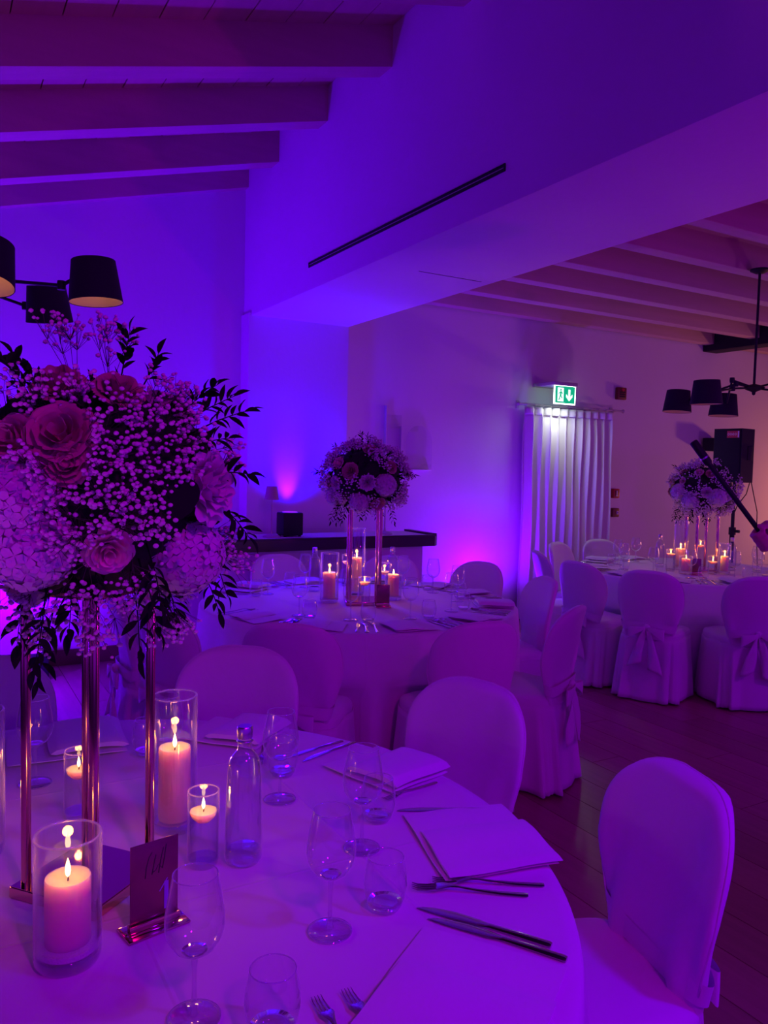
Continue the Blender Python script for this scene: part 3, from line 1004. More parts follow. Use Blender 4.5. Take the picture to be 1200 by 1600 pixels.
for ang, r, k, lab, dr in ((-52.5, 0.785, 0, 'folded white napkin at the bottom edge of the photo, largest of all', -2),
                           (-15.8, 0.83, 1, 'folded white napkin between the two forks and two knives before the lone chair', 2),
                           (13.0, 0.835, 2, 'folded white napkin behind the wine glasses, before the chair with its pale back', 4),
                           (47.5, 0.83, 2, 'plump folded napkin just behind the water bottle on the near table', -6),
                           (80.5, 0.74, 2, 'folded napkin behind the left copper pole of the near stand', 6)):
    q = ring(NT, r, ang)
    o = link('napkin', NAPS[k], None, (q.x, q.y, TZ + 0.0015), R(ang + 180 + dr))
    o.scale = (0.84, 0.84, 1) if 5 < ang < 60 else (1, 1, 1)
    tag(o, lab, 'napkin', GNP)
for nm, a, b, lab in (
        ('fork', (825, 1399), (643, 1387), 'steel fork beside the napkin before the lone chair, nearer of the pair'),
        ('fork', (850, 1383), (675, 1377), 'steel fork touching the napkin before the lone chair, farther of the pair'),
        ('knife', (862, 1478), (655, 1413), 'steel knife behind the front napkin, upper of the crossing pair'),
        ('knife', (886, 1500), (672, 1430), 'steel knife behind the front napkin, lower of the crossing pair'),
        ('knife', (770, 1266), (620, 1263), 'steel knife above the napkin before the lone chair, farther of the pair'),
        ('knife', (785, 1276), (635, 1275), 'steel knife above the napkin before the lone chair, nearer of the pair'),
        ('fork', (680, 1208), (600, 1235), 'steel fork before the pale chair back, leaning on the farther napkin'),
        ('fork', (682, 1222), (600, 1250), 'steel fork before the pale chair back, second from the napkin'),
        ('knife', (535, 1158), (455, 1180), 'steel knife right of the bottle top, farther of the pair'),
        ('knife', (555, 1160), (470, 1188), 'steel knife right of the bottle top, nearer of the pair'),
        ('fork', (117, 1130), (180, 1168), 'steel fork behind the middle copper pole, left of the pair'),
        ('fork', (137, 1132), (174, 1174), 'steel fork behind the middle copper pole, right of the pair'),
        ('fork', (625, 1675), (562, 1580), 'steel fork cut by the bottom photo edge, beside the front napkin'),
        ('fork', (575, 1690), (510, 1586), 'steel fork cut by the bottom photo edge, farther from the front napkin'),
        ('fork', (415, 1160), (405, 1195), 'steel fork half hidden behind the bottle and wine glass')):
    lay(nm, FORK if nm == 'fork' else KNIFE, 0.203 if nm == 'fork' else 0.222, P(*a), P(*b), lab, GCT)

# ------------------------------------------------------------------ near table: glasses, bottle
GG = 'glasses on the near table'
for px, py, lab, s in ((303, 1592, 'large wine glass in front of the copper number sign', 1.0),
                       (515, 1456, 'wine glass on the open middle of the near table cloth', 1.0),
                       (565, 1326, 'wine glass before the farther napkin, right of the bottle', 1.0),
                       (437, 1250, 'wine glass directly right of the water bottle', 1.0),
                       (55, 1225, 'wine glass behind the left copper pole', 1.0),
                       (258, 1218, 'wine glass seen through the tall candle cylinder', 1.0)):
    q = at_z(px, py, TZ)
    put('wine', wine_glass, lab, (q.x, q.y, TZ + 0.001), 0, GG, s)
for px, py, lab in ((425, 1618, 'tumbler cut by the bottom photo edge'),
                    (601, 1420, 'tumbler beside the fork tips on the near table'),
                    (590, 1282, 'tumbler half behind the wine glass before the farther napkin'),
                    (441, 1212, 'tumbler behind the wine glass right of the bottle'),
                    (230, 1180, 'tumbler half hidden behind the rightmost near copper pole')):
    q = at_z(px, py, TZ)
    put('tumbler', tumbler, lab, (q.x, q.y, TZ + 0.001), 0, GG)
q = at_z(380, 1345, TZ)
put('bottle', water_bottle, 'full glass water bottle with metal cap on the near table', (q.x, q.y, TZ + 0.001), 0, None)


# ------------------------------------------------------------------ candles
def flame(parent, x, y, z, power, s=1.0, lname='candle_light'):
    obj('wick', MB().tube([(x, y, z - 0.002), (x + 0.001, y, z + 0.007 * s), (x + 0.0025, y, z + 0.010 * s)], 0.0011, 6), M['wick'], parent)
    obj('flame', MB().lathe([(0, 0.004), (0.0032 * s, 0.008), (0.0044 * s, 0.0145 * s), (0.0038 * s, 0.021 * s), (0.0018 * s, 0.029 * s), (0, 0.035 * s)], 14, (x, y, z)), M['flame'], parent, angle=180)
    l = lamp('POINT', lname, (0, 0, 0), (1.0, 0.27, 0.05), power, 0.008)
    l.parent = parent
    l.location = (x, y, z + 0.034 * s)


def pillar(x, y, rad, hv, zc, hc, lab_v, lab_c, power, rc=0.68, sand=True):
    """glass cylinder (own thing) and the pillar candle standing in it (own thing)"""
    v = thing('glass_cylinder', lab_v, 'vase', (x, y, TZ + 0.001), 0, 'glass cylinders around the flower stands')
    obj('wall', MB().lathe([(rad * 0.97, 0.006), (rad, 0.014), (rad, hv)], 48).lathe([(rad - 0.003, 0.016), (rad - 0.003, hv)], 48), M['glass'], v, angle=60)
    obj('thick_base', MB().lathe([(0, 0.0), (rad * 0.92, 0.0), (rad, 0.007), (rad, 0.017), (rad * 0.95, 0.020), (0, 0.016)], 40), M['glass_foot'], v, angle=40)
    mb = seg_ring(MB(), rad - 0.0015, hv, 0.0018, n=48)
    obj('rim', mb, M['glass_rim'], v, angle=180)
    if sand:
        obj('sand', MB().lathe([(0, 0.021), (rad - 0.0045, 0.021), (rad - 0.0045, zc + 0.003), (rad * 0.6, zc + 0.006), (0, zc + 0.002)], 36), M['sand'], v, angle=60)
    c = thing('pillar_candle', lab_c, 'candle', (x, y, TZ + 0.001 + zc), 0, 'lit pillar candles in glass cylinders')
    r = rad * rc
    obj('wax', MB().lathe([(0, 0.001), (r * 0.95, 0.001), (r, 0.006), (r, hc - 0.004), (r * 0.97, hc), (r * 0.86, hc - 0.001), (r * 0.5, hc - 0.006), (0, hc - 0.008)], 40), M['wax'], c, angle=60)
    flame(c, 0, 0, hc - 0.006, power)


def floating(x, y, rad, hv, zw, lab_v, lab_c, power):
    v = thing('glass_cylinder', lab_v, 'vase', (x, y, TZ + 0.001), 0, 'glass cylinders around the flower stands')
    obj('wall', MB().lathe([(rad * 0.97, 0.005), (rad, 0.012), (rad, hv)], 40), M['glass'], v, angle=60)
    obj('thick_base', MB().lathe([(0, 0.0), (rad * 0.92, 0.0), (rad, 0.006), (rad, 0.013), (0, 0.013)], 36), M['glass_foot'], v, angle=40)
    obj('rim', seg_ring(MB(), rad - 0.001, hv, 0.0014, n=40), M['glass_rim'], v, angle=180)
    obj('water', MB().lathe([(0, 0.014), (rad - 0.002, 0.014), (rad - 0.002, zw), (0, zw)], 36), M['water'], v, angle=40)
    c = thing('floating_candle', lab_c, 'candle', (x, y, TZ + 0.001 + zw), 0, 'lit floating candles in small glass cylinders')
    r = rad - 0.004
    obj('wax', MB().lathe([(0, -0.014), (r * 0.55, -0.012), (r * 0.85, -0.004), (r, 0.005), (r * 0.98, 0.008), (r * 0.85, 0.0075), (r * 0.5, 0.006), (0, 0.005)], 36), M['wax'], c, angle=60)
    flame(c, 0, 0, 0.006, power, 0.8)


PW = 0.21
q = at_z(106, 1500, TZ)
pillar(q.x, q.y, 0.050, 0.200, 0.026, 0.108, 'short glass cylinder nearest the camera, holding a thick candle', 'thick ivory candle nearest the camera, standing in white sand', PW)
q = at_z(-34, 1335, TZ)
pillar(q.x, q.y, 0.048, 0.285, 0.02, 0.075, 'tall glass cylinder cut by the left photo edge', 'low ivory candle in the glass cut by the left photo edge', PW)
q = at_z(272, 1293, TZ)
pillar(q.x, q.y, 0.046, 0.285, 0.02, 0.155, 'tall glass cylinder behind the copper number sign', 'tall ivory candle behind the rightmost near copper pole', PW, 0.72, False)
q = at_z(317, 1350, TZ)
floating(q.x, q.y, 0.030, 0.145, 0.098, 'slim glass cylinder of water beside the bottle', 'floating candle lit beside the water bottle', PW * 0.7)
q = at_z(123, 1275, TZ)
floating(q.x, q.y, 0.030, 0.145, 0.098, 'slim glass cylinder of water between the left copper poles', 'floating candle lit between the left copper poles', PW * 0.7)

# middle table
for px, py, rad, hv, hc, lv, lc in ((514, 941, 0.052, 0.28, 0.150, 'tall glass cylinder left of the middle flower stand', 'ivory pillar candle left of the middle flower stand'),
                                    (556, 929, 0.050, 0.40, 0.205, 'tallest glass cylinder within the middle flower stand', 'tallest ivory pillar candle behind the middle copper poles'),
                                    (614, 937, 0.050, 0.14, 0.130, 'low glass cylinder right of the brown block', 'ivory pillar candle right of the brown block on the middle table')):
    q = at_z(px, py, TZ)
    pillar(q.x, q.y, rad, hv, 0.02, hc, lv, lc, PW * 1.3, 0.66)
for px, py, hv, zw, lv, lc in ((569, 940, 0.14, 0.105, 'slim glass cylinder in front of the middle flower stand', 'floating candle in front of the middle flower stand'),
                               (542, 915, 0.20, 0.150, 'slim glass cylinder behind the leftmost middle candle', 'floating candle glowing behind the leftmost middle candle'),
                               (600, 925, 0.18, 0.120, 'slim glass cylinder behind the brown block', 'floating candle glowing just above the brown block')):
    q = at_z(px, py, TZ)
    floating(q.x, q.y, 0.034, hv, zw, lv, lc, PW)
# right table
for px, py, rad, hv, hc, lv, lc in ((1062, 890, 0.055, 0.40, 0.15, 'tallest glass cylinder on the right table', 'ivory candle in the tallest glass on the right table'),
                                    (1071, 897, 0.050, 0.14, 0.10, 'low glass cylinder in front of the right flower stand', 'ivory candle in front of the right flower stand'),
                                    (1131, 897, 0.045, 0.24, 0.12, 'glass cylinder at the right side of the right flower stand', 'ivory candle at the right side of the right flower stand')):
    q = at_z(px, py, TZ)
    pillar(q.x, q.y, rad, hv, 0.02, hc, lv, lc, PW * 1.3, 0.66)
for px, py, hv, zw, lv, lc in ((1047, 892, 0.17, 0.13, 'slim glass cylinder at the left side of the right flower stand', 'floating candle at the left side of the right flower stand'),
                               (1093, 885, 0.22, 0.17, 'slim glass cylinder between the right copper poles', 'floating candle between the right copper poles'),
                               (1113, 897, 0.14, 0.09, 'slim glass cylinder beside the right copper poles', 'low floating candle beside the right copper poles')):
    q = at_z(px, py, TZ)
    floating(q.x, q.y, 0.036, hv, zw, lv, lc, PW)


# ------------------------------------------------------------------ flower stands
def stand(cx, cy, hd, ang, h, label, pr):
    t = thing('flower_stand', label, 'stand', (cx, cy, TZ + 0.001), R(ang), 'copper flower stands')
    k = hd / math.sqrt(2)
    obj('base_plate', MB().box((-k, -k, 0), (k, k, 0.019), 0.0015).xf(Matrix.Rotation(pi / 4, 4, 'Z')), M['copper'], t)
    obj('mirror', MB().box((-k + 0.002, -k + 0.002, 0.019), (k - 0.002, k - 0.002, 0.0205)).xf(Matrix.Rotation(pi / 4, 4, 'Z')), M['mirror'], t)
    for q in range(4):
        a = q * pi / 2
        obj('pole', MB().tube([((hd - 0.028) * cos(a), (hd - 0.028) * sin(a), 0.020), ((hd - 0.028) * cos(a), (hd - 0.028) * sin(a), h)], pr, 20), M['copper'], t)
    obj('top_plate', MB().box((-k * 0.8, -k * 0.8, h - 0.006), (k * 0.8, k * 0.8, h + 0.006), 0.002).xf(Matrix.Rotation(pi / 4, 4, 'Z')), M['copper'], t)
    return t


S1 = (0.247, 1.478)
stand(S1[0], S1[1], 0.134, -6, 0.545, 'rose gold flower stand with a mirrored base on the near table', 0.0085)
S2 = (2.12, 3.89)
stand(S2[0], S2[1], 0.145, 22, 0.535, 'rose gold flower stand on the middle table', 0.0095)
S3 = (5.33, 4.16)
stand(S3[0], S3[1], 0.15, 22, 0.49, 'rose gold flower stand on the right table', 0.011)


# ------------------------------------------------------------------ flowers
def rose_mb(rad, rg, layers=((0.26, 1.0, 3), (0.46, 0.97, 4), (0.68, 0.86, 5), (0.88, 0.70, 6), (1.0, 0.52, 7)), ruffle=0.03):
    """petals wound round a bud; the flower opens along +z, base at z=0"""
    mb = MB()
    for li, (rk, hk, n) in enumerate(layers):
        for k in range(n):
            a0 = 2 * pi * k / n + li * 0.7 + rg.uniform(-0.15, 0.15)
            wdt = 2 * pi / n * 0.72
            curl = 0.03 + 0.16 * max(0, li - 1) / 3
            p = rg.uniform(0, 6)

            def pet(i, j):
                u = i / 6 * 2 - 1
                v = j / 5
                rr = rad * rk * (0.30 + 0.70 * v ** 0.55) + rad * curl * v ** 4
                edge = 1 - 0.16 * u * u * v
                z = rad * 1.15 * hk * (v * edge) - rad * curl * 0.9 * v ** 5
                a = a0 + u * wdt * (0.6 + 0.4 * sin(pi * min(1, v * 0.9 + 0.1)))
                w = ruffle * rad * sin(4 * u + p) * v * v
                return ((rr + w) * cos(a), (rr + w) * sin(a), z)
            mb.grid(7, 6, pet)
    return mb


def hydra_mb(rad, rg, n=70, fl=0.30):
    """dome of four-petalled florets"""
    mb = MB()
    for k in range(n):
        t = (k + 0.5) / n
        ph = math.acos(1 - 1.35 * t)
        th = k * 2.39996 + rg.uniform(-0.1, 0.1)
        nrm = Vector((sin(ph) * cos(th), sin(ph) * sin(th), cos(ph)))
        c = nrm * rad * rg.uniform(0.9, 1.05)
        qx = nrm.orthogonal().normalized()
        qx.rotate(Quaternion(nrm, rg.uniform(0, 2 * pi)))
        qy = nrm.cross(qx)
        s = rad * fl * rg.uniform(0.85, 1.15)
        for p in range(4):
            a = p * pi / 2
            d = qx * cos(a) + qy * sin(a)
            e = -qx * sin(a) + qy * cos(a)
            vs = [c, c + d * s * 0.5 + e * s * 0.42 + nrm * s * 0.16, c + d * s * 0.98 + e * s * 0.26 + nrm * s * 0.02, c + d * s * 1.02 + nrm * s * 0.10,
                  c + d * s * 0.98 - e * s * 0.26 + nrm * s * 0.02, c + d * s * 0.5 - e * s * 0.42 + nrm * s * 0.16, c + d * s * 0.55 + nrm * s * 0.06]
            mb.add(vs, [(0, 1, 6), (1, 2, 6), (2, 3, 6), (3, 4, 6), (4, 5, 6), (5, 0, 6)])
    # core
    mb.ball((0, 0, 0), rad * 0.9, 1)
    return mb


LEAF = None


def leaf_mesh(w=0.30, bend=0.25):
    mb = MB()

    def fn(i, j):
        u = i / 6
        v = (j - 1)
        ww = w * 0.5 * sin(pi * u ** 0.85) ** 0.9
        return (u, v * ww, bend * (0.2 * sin(pi * u)) + 0.08 * abs(v) * sin(pi * u) - 0.12 * u * u)
    mb.grid(7, 3, fn)
    return mb.mesh('leaf', M['leaf'], 180)


LEAF = leaf_mesh()


def orient(d, roll=0.0, axis='X'):
    q = Vector(d).normalized().to_track_quat(axis, ('Z' if abs(Vector(d).normalized().z) < 0.95 else 'Y') if axis == 'X' else 'Y')
    return (q @ Quaternion((1, 0, 0) if axis == 'X' else (0, 0, 1), roll))


def sprig(parent, p0, d, length, n, leaf, rg, droop=0.35, separate=True):
    """twig with paired leaves; each leaf a sub-part of the twig"""
    p = Vector(p0)
    d = Vector(d).normalized()
    path = [p.copy()]
    for k in range(8):
        d = (d + Vector((rg.uniform(-0.08, 0.08), rg.uniform(-0.08, 0.08), -droop / 8))).normalized()
        p = p + d * length / 8
        path.append(p.copy())
    mb = MB().tube(path, [0.0016 - 0.0010 * k / 8 for k in range(9)], 5)
    poses = []
    for k in range(n):
        t = 0.28 + 0.72 * (k + 0.5) / n
        i = min(7, int(t * 8))
        fr = t * 8 - i
        q = path[i].lerp(path[i + 1], fr)
        dd = (path[i + 1] - path[i]).normalized()
        side = dd.orthogonal().normalized()
        side.rotate(Quaternion(dd, (k % 2) * pi + rg.uniform(-0.5, 0.5) + k * 0.25))
        if k == n - 1:
            ld = dd
        else:
            ld = (dd * 0.75 + side * rg.uniform(0.7, 1.1)).normalized()
        poses.append((q, ld, rg.uniform(-1.2, 1.2), leaf * rg.uniform(0.75, 1.15)))
    if separate:
        o = obj('leaf_sprig', mb, M['leaf'], parent, angle=180)
        for q, ld, roll, s in poses:
            l = link('leaf', LEAF, o, q)
            l.rotation_euler = orient(ld, roll).to_euler()
            l.scale = (s, s * rg.uniform(0.9, 1.4), s)
    else:
        for q, ld, roll, s in poses:
            mt = Matrix.Translation(q) @ orient(ld, roll).to_matrix().to_4x4() @ Matrix.Scale(s, 4)
            mb.add([mt @ v.co for v in LEAF.vertices], [tuple(f.vertices) for f in LEAF.polygons])
        obj('leaf_sprig', mb, M['leaf'], parent, angle=180)


def gyp_spray(parent, p0, d, spread, reach, n, fr, rg, sub=1, keep=(), name='babys_breath'):
    """a spray of tiny white flowers on hair-thin stems, one part"""
    d = Vector(d).normalized()
    p0 = Vector(p0)
    fl, st = MB(), MB()
    e1 = d.orthogonal().normalized()
    e2 = d.cross(e1)
    hubs = []
    for k in range(max(3, n // 12)):
        a, r = rg.uniform(0, 2 * pi), spread * math.sqrt(rg.random())
        h = p0 + d * reach * rg.uniform(0.35, 0.75) + (e1 * cos(a) + e2 * sin(a)) * r * 0.8
        hubs.append(h)
        st.tube([p0, p0.lerp(h, 0.5) + e1 * rg.uniform(-.004, .004), h], 0.0006, 3, False)
    for k in range(n):
        h = rg.choice(hubs)
        a, r = rg.uniform(0, 2 * pi), spread * 0.55 * math.sqrt(rg.random())
        q = h + d * reach * rg.uniform(0.12, 0.42) + (e1 * cos(a) + e2 * sin(a)) * r
        if any((q.normalized() - bd).length < bs for bd, bs in keep):
            continue
        st.tube([h, q], 0.0004, 3, False)
        s = fr * rg.uniform(0.7, 1.2)
        fl.ball(q, s, sub, (1, 1, 0.85))
    o = obj(name, fl, M['gyp'], parent, angle=180)
    o['kind'] = 'stuff'
    obj('stems', st, M['stem'], o, angle=None)
    return o


def arrangement(label, c, rh, rv, seed, spec, near):
    """flower ball; spec = [(kind, direction, size)] placed on the ellipsoid around c"""
    t = thing('flower_arrangement', label, 'flowers', c, 0, 'flower balls on copper stands')
    rg = random.Random(seed)

    def lump(i, j):
        ph, th = pi * i / 18, 2 * pi * j / 30
        f = 0.80 + 0.04 * sin(5 * th + 3 * ph) + 0.04 * sin(9 * ph + 4 * th)
        return (rh * f * sin(ph) * cos(th), rh * f * sin(ph) * sin(th), max(-rv * 0.86, rv * f * cos(ph)))
    obj('foliage_core', MB().grid(19, 30, lump, False, True), M['moss'], t, angle=180)

    def surf(d, k=1.0):
        d = Vector(d).normalized()
        s = 1 / math.sqrt((d.x / rh) ** 2 + (d.y / rh) ** 2 + (d.z / rv) ** 2)
        return d * s * k
    keep = [(Vector(d).normalized(), s / rh * (0.78 if kind != 'calla' else 0.5)) for kind, d, s in spec if kind in ('rose', 'blush', 'peony', 'hydrangea', 'calla')]
    for kind, d, s in spec:
        d = Vector(d).normalized()
        if kind in ('rose', 'blush', 'peony'):
            if kind == 'peony':
                mb = rose_mb(s * 0.85, rg, ((0.22, 0.85, 4), (0.40, 0.95, 5), (0.60, 0.92, 6), (0.80, 0.80, 7), (1.0, 0.62, 8)), 0.09)
            else:
                mb = rose_mb(s * 0.76, rg)
            o = obj('rose' if kind != 'peony' else 'peony', mb, M[{'rose': 'rose', 'blush': 'blush', 'peony': 'white'}[kind]], t, surf(d, 0.86), angle=180)
            o.rotation_euler = orient(d, rg.uniform(0, 6), 'Z').to_euler()
        elif kind == 'hydrangea':
            o = obj('hydrangea', hydra_mb(s, rg, 80 if near else 46, 0.26 if near else 0.34), M['white'], t, surf(d, 0.86), angle=180)
            o.rotation_euler = orient(d, 0, 'Z').to_euler()
        elif kind == 'gyp':
            gyp_spray(t, surf(d, 0.72), d, s, (0.28 if near else 0.28) * rh + 0.02, int((118 if near else 52) * (s / 0.07) ** 2), 0.0038 if near else 0.0056, rg, 0 if not near else 1, keep)
        elif kind == 'gyp_loose':
            gyp_spray(t, surf(d, 0.8), d, s, 0.115, 60 if near else 30, 0.0042, rg, 0)
        elif kind == 'sprig':
            sprig(t, surf(d, 0.85), d, s, 11, 0.033 if near else 0.030, rg, 0.25, near)
        elif kind == 'droop':
            sprig(t, surf(d, 0.82), (d.x, d.y, d.z - 0.5), s, 11, 0.036 if near else 0.032, rg, 0.9, near)
        elif kind == 'calla':
            def fn(i, j):
                u, v = i / 10, (j - 4) / 4
                w = 0.5 * (sin(pi * min(1, u * 1.02) ** 0.75) ** 0.7)
                return (s * (u - 0.1), s * 0.95 * w * v, s * (0.10 * v * v * w - 0.10 * u * u))
            o = obj('large_leaf', MB().grid(11, 9, fn), M['leaf'], t, surf(d, 1.02), angle=180)
            q = d.to_track_quat('Z', 'Y')
            o.rotation_euler = (q @ Quaternion((0, 0, 1), 2.3)).to_euler()
    # short green leaves between the blooms (uncountable filler)
    mb = MB()
    for k in range(320 if near else 160):
        u, a = rg.uniform(-0.9, 1), rg.uniform(0, 2 * pi)
        q = math.sqrt(1 - u * u)
        d = Vector((q * cos(a), q * sin(a), u))
        mt = Matrix.Translation(surf(d, 0.80)) @ orient((d + Vector((rg.uniform(-.8, .8), rg.uniform(-.8, .8), rg.uniform(-.8, .8)))), rg.uniform(0, 6)).to_matrix().to_4x4() @ Matrix.Scale(rg.uniform(0.03, 0.05), 4)
        mb.add([mt @ v.co for v in LEAF.vertices], [tuple(f.vertices) for f in LEAF.polygons])
    o = obj('filler_leaves', mb, M['leaf'], t, angle=180)
    o['kind'] = 'stuff'
    return t


def dirs(c, rh, rv, px, py):
    """direction from the ball's centre to the ball's surface seen at a pixel of the photo"""
    r = ray(px, py)
    sc = Vector((1 / rh, 1 / rh, 1 / rv))
    o = Vector([(CAM[k] - c[k]) * sc[k] for k in range(3)])
    d = Vector([r[k] * sc[k] for k in range(3)])
    A, B, Cc = d.dot(d), 2 * o.dot(d), o.dot(o) - 1
    disc = B * B - 4 * A * Cc
    tt = (-B - math.sqrt(disc)) / (2 * A) if disc > 0 else -B / (2 * A)
    pnt = CAM + r * tt
    return Vector([pnt[k] - c[k] for k in range(3)])


C1, RH1, RV1 = Vector((S1[0], S1[1], 1.475)), 0.262, 0.222
near_spec = []
for kind, px, py, s in (
        ('rose', 85, 585, 0.050), ('rose', 190, 596, 0.048), ('rose', 92, 672, 0.062), ('rose', 8, 680, 0.050), ('blush', 172, 872, 0.045),
        ('peony', 338, 762, 0.062), ('hydrangea', 312, 885, 0.066), ('hydrangea', 28, 870, 0.070), ('hydrangea', 5, 775, 0.062), ('peony', 250, 935, 0.040),
        ('rose', 100, 720, 0.040), ('peony', -60, 700, 0.06), ('rose', -70, 850, 0.055), ('hydrangea', 30, 950, 0.03),
        ('gyp', 190, 700, 0.075), ('gyp', 240, 650, 0.070), ('gyp', 150, 780, 0.080), ('gyp', 205, 770, 0.070), ('gyp', 260, 720, 0.065), ('gyp', 90, 800, 0.070),
        ('gyp', 230, 840, 0.065), ('gyp', 110, 860, 0.060), ('gyp', 150, 650, 0.060), ('gyp', 60, 740, 0.060), ('gyp', 40, 620, 0.060), ('gyp', 265, 590, 0.055),
        ('gyp', 370, 870, 0.050), ('gyp', 130, 920, 0.050), ('gyp', 200, 925, 0.050), ('gyp', 300, 670, 0.060), ('gyp', 350, 700, 0.040), ('gyp', 130, 610, 0.050),
        ('gyp', -50, 780, 0.07), ('gyp', -40, 620, 0.07), ('gyp', 60, 950, 0.05), ('gyp', 280, 950, 0.045),
        ('gyp_loose', 110, 560, 0.05), ('gyp_loose', 180, 565, 0.05), ('gyp_loose', 60, 965, 0.05), ('gyp_loose', 150, 955, 0.05), ('gyp_loose', 270, 960, 0.05), ('gyp_loose', 380, 880, 0.045),
        ('sprig', 195, 570, 0.10), ('sprig', 35, 600, 0.10), ('sprig', 235, 580, 0.08), ('sprig', 318, 640, 0.10), ('sprig', 330, 660, 0.11), ('sprig', 305, 625, 0.09), ('sprig', 318, 690, 0.09),
        ('sprig', 350, 735, 0.09), ('droop', 372, 780, 0.10), ('droop', 375, 870, 0.12), ('droop', 360, 900, 0.13), ('droop', 235, 900, 0.13), ('droop', 250, 870, 0.12),
        ('droop', 220, 920, 0.15), ('droop', 105, 940, 0.09), ('droop', 60, 940, 0.15), ('droop', 20, 950, 0.11), ('droop', 290, 940, 0.09), ('sprig', 55, 590, 0.09), ('droop', 80, 960, 0.16),
        ('calla', 292, 795, 0.075)):
    d = dirs(C1, RH1, RV1, px, py)
    near_spec.append((kind, d, s))
rg = random.Random(4)
for k in range(22):             # the far side of the ball
    a = R(rg.uniform(20, 110))
    z = rg.uniform(-0.5, 0.9)
    near_spec.append((rg.choice(['gyp', 'gyp', 'rose', 'hydrangea', 'sprig', 'peony']), (cos(a), sin(a), z), 0.055))
    if near_spec[-1][0] == 'sprig': near_spec[-1] = ('sprig', near_spec[-1][1], 0.09)
arrangement('large ball of roses, hydrangeas and white sprays on the near stand', C1, RH1, RV1, 21, near_spec, True)


def far_spec(c, rh, rv, items, seed, nfill):
    sp = [(k, dirs(c, rh, rv, px, py), s) for k, px, py, s in items]
    rg = random.Random(seed)
    for k in range(nfill):
        a = rg.uniform(0, 2 * pi)
        z = rg.uniform(-0.75, 0.95)
        q = math.sqrt(1 - z * z)
        sp.append(('gyp', (q * cos(a), q * sin(a), z), rg.uniform(0.06, 0.08)))
    for k in range(9):
        a = rg.uniform(20, 130)
        sp.append((rg.choice(['rose', 'hydrangea', 'blush']), (cos(R(a)), sin(R(a)), rg.uniform(-0.6, 0.7)), 0.055))
    for k in range(9):
        a = rg.uniform(0, 2 * pi)
        sp.append(('droop', (cos(a), sin(a), -0.75), 0.15))
    for k in range(7):
        a = rg.uniform(0, 2 * pi)
        sp.append(('sprig', (cos(a), sin(a), rg.uniform(0.1, 1.0)), 0.09))
    return sp


C2, RH2, RV2 = Vector((S2[0], S2[1], 1.455)), 0.235, 0.195
arrangement('dim ball of white hydrangeas and sprays on the middle stand', C2, RH2, RV2, 33, far_spec(C2, RH2, RV2, [
    ('blush', 525, 722, 0.045), ('hydrangea', 607, 760, 0.060), ('rose', 592, 790, 0.050), ('hydrangea', 505, 788, 0.060), ('hydrangea', 560, 790, 0.055), ('rose', 615, 728, 0.045),
    ('rose', 545, 735, 0.055), ('peony', 574, 755, 0.045), ('rose', 580, 700, 0.05), ('peony', 520, 755, 0.04), ('sprig', 566, 690, 0.09), ('sprig', 574, 692, 0.07)], 8, 62), False)
C3, RH3, RV3 = Vector((S3[0], S3[1], 1.400)), 0.265, 0.205
arrangement('ball of white blooms and hanging sprigs on the right stand by the speaker', C3, RH3, RV3, 34, far_spec(C3, RH3, RV3, [
    ('hydrangea', 1055, 770, 0.065), ('hydrangea', 1075, 785, 0.065), ('hydrangea', 1124, 780, 0.070), ('rose', 1080, 727, 0.045), ('rose', 1112, 738, 0.045), ('blush', 1092, 735, 0.04),
    ('blush', 1050, 745, 0.04), ('blush', 1063, 750, 0.035), ('peony', 1105, 770, 0.045), ('peony', 1140, 775, 0.05)], 9, 58), False)

# ------------------------------------------------------------------ copper number sign on the near table
ns = thing('number_sign', 'copper mirror table sign with scratched script and the number one', 'sign', (0, 0, 0))
nb0, nb1 = at_z(203, 1456, TZ + 0.008), at_z(277, 1428, TZ + 0.008)
nd = (nb1 - nb0); nd.z = 0
nw = nd.length
nh = 0.148
rzn = atan2(nd.y, nd.x)
ns.location = (nb0.x, nb0.y, TZ + 0.001)
ns.rotation_euler = (0, 0, rzn)
obj('foot', MB().box((-0.012, -0.026, 0), (nw + 0.012, 0.026, 0.004), 0.001), M['mirror'], ns)
obj('holder', MB().box((-0.002, -0.007, 0.004), (nw + 0.002, -0.0025, 0.016), 0.001).box((-0.002, 0.0025, 0.004), (nw + 0.002, 0.007, 0.016), 0.001), M['copper'], ns)
M['sign_mirror'] = mat('brushed_copper_acrylic', (0.30, 0.11, 0.13), 0.25, 0.85)
sp = obj('panel', MB().box((0, -0.0015, 0.005), (nw, 0.0015, nh), 0.0006), M['sign_mirror'], ns)
M['etch'] = mat('dark_script', (0.02, 0.01, 0.02), 0.6)
M['etch_one'] = mat('pale_numeral', (0.32, 0.22, 0.55), 0.4)
mb = MB()


def stroke(pts, r=0.0007):
    mb.tube([(u * nw, -0.0017, v * nh) for u, v in pts], r, 5)


stroke([(0.30, 0.60), (0.32, 0.72), (0.38, 0.83), (0.44, 0.88)])
stroke([(0.44, 0.62), (0.48, 0.74), (0.52, 0.84)])
stroke([(0.58, 0.62), (0.62, 0.76), (0.68, 0.90)])
stroke([(0.66, 0.66), (0.70, 0.78), (0.74, 0.93)])
stroke([(0.44, 0.64), (0.52, 0.66), (0.58, 0.72), (0.66, 0.66)], 0.0005)
obj('script', mb, M['etch'], ns, angle=180)
mb = MB()
for x0, x1, z0, z1 in ((0.70, 0.79, 0.18, 0.50),):
    mb.box((x0 * nw, -0.0024, z0 * nh), (x1 * nw, -0.0012, z1 * nh))
mb.tube([(0.60 * nw, -0.0018, 0.40 * nh), (0.77 * nw, -0.0018, 0.53 * nh)], 0.0010, 6)
obj('numeral_one', mb, M['etch_one'], ns, angle=30)
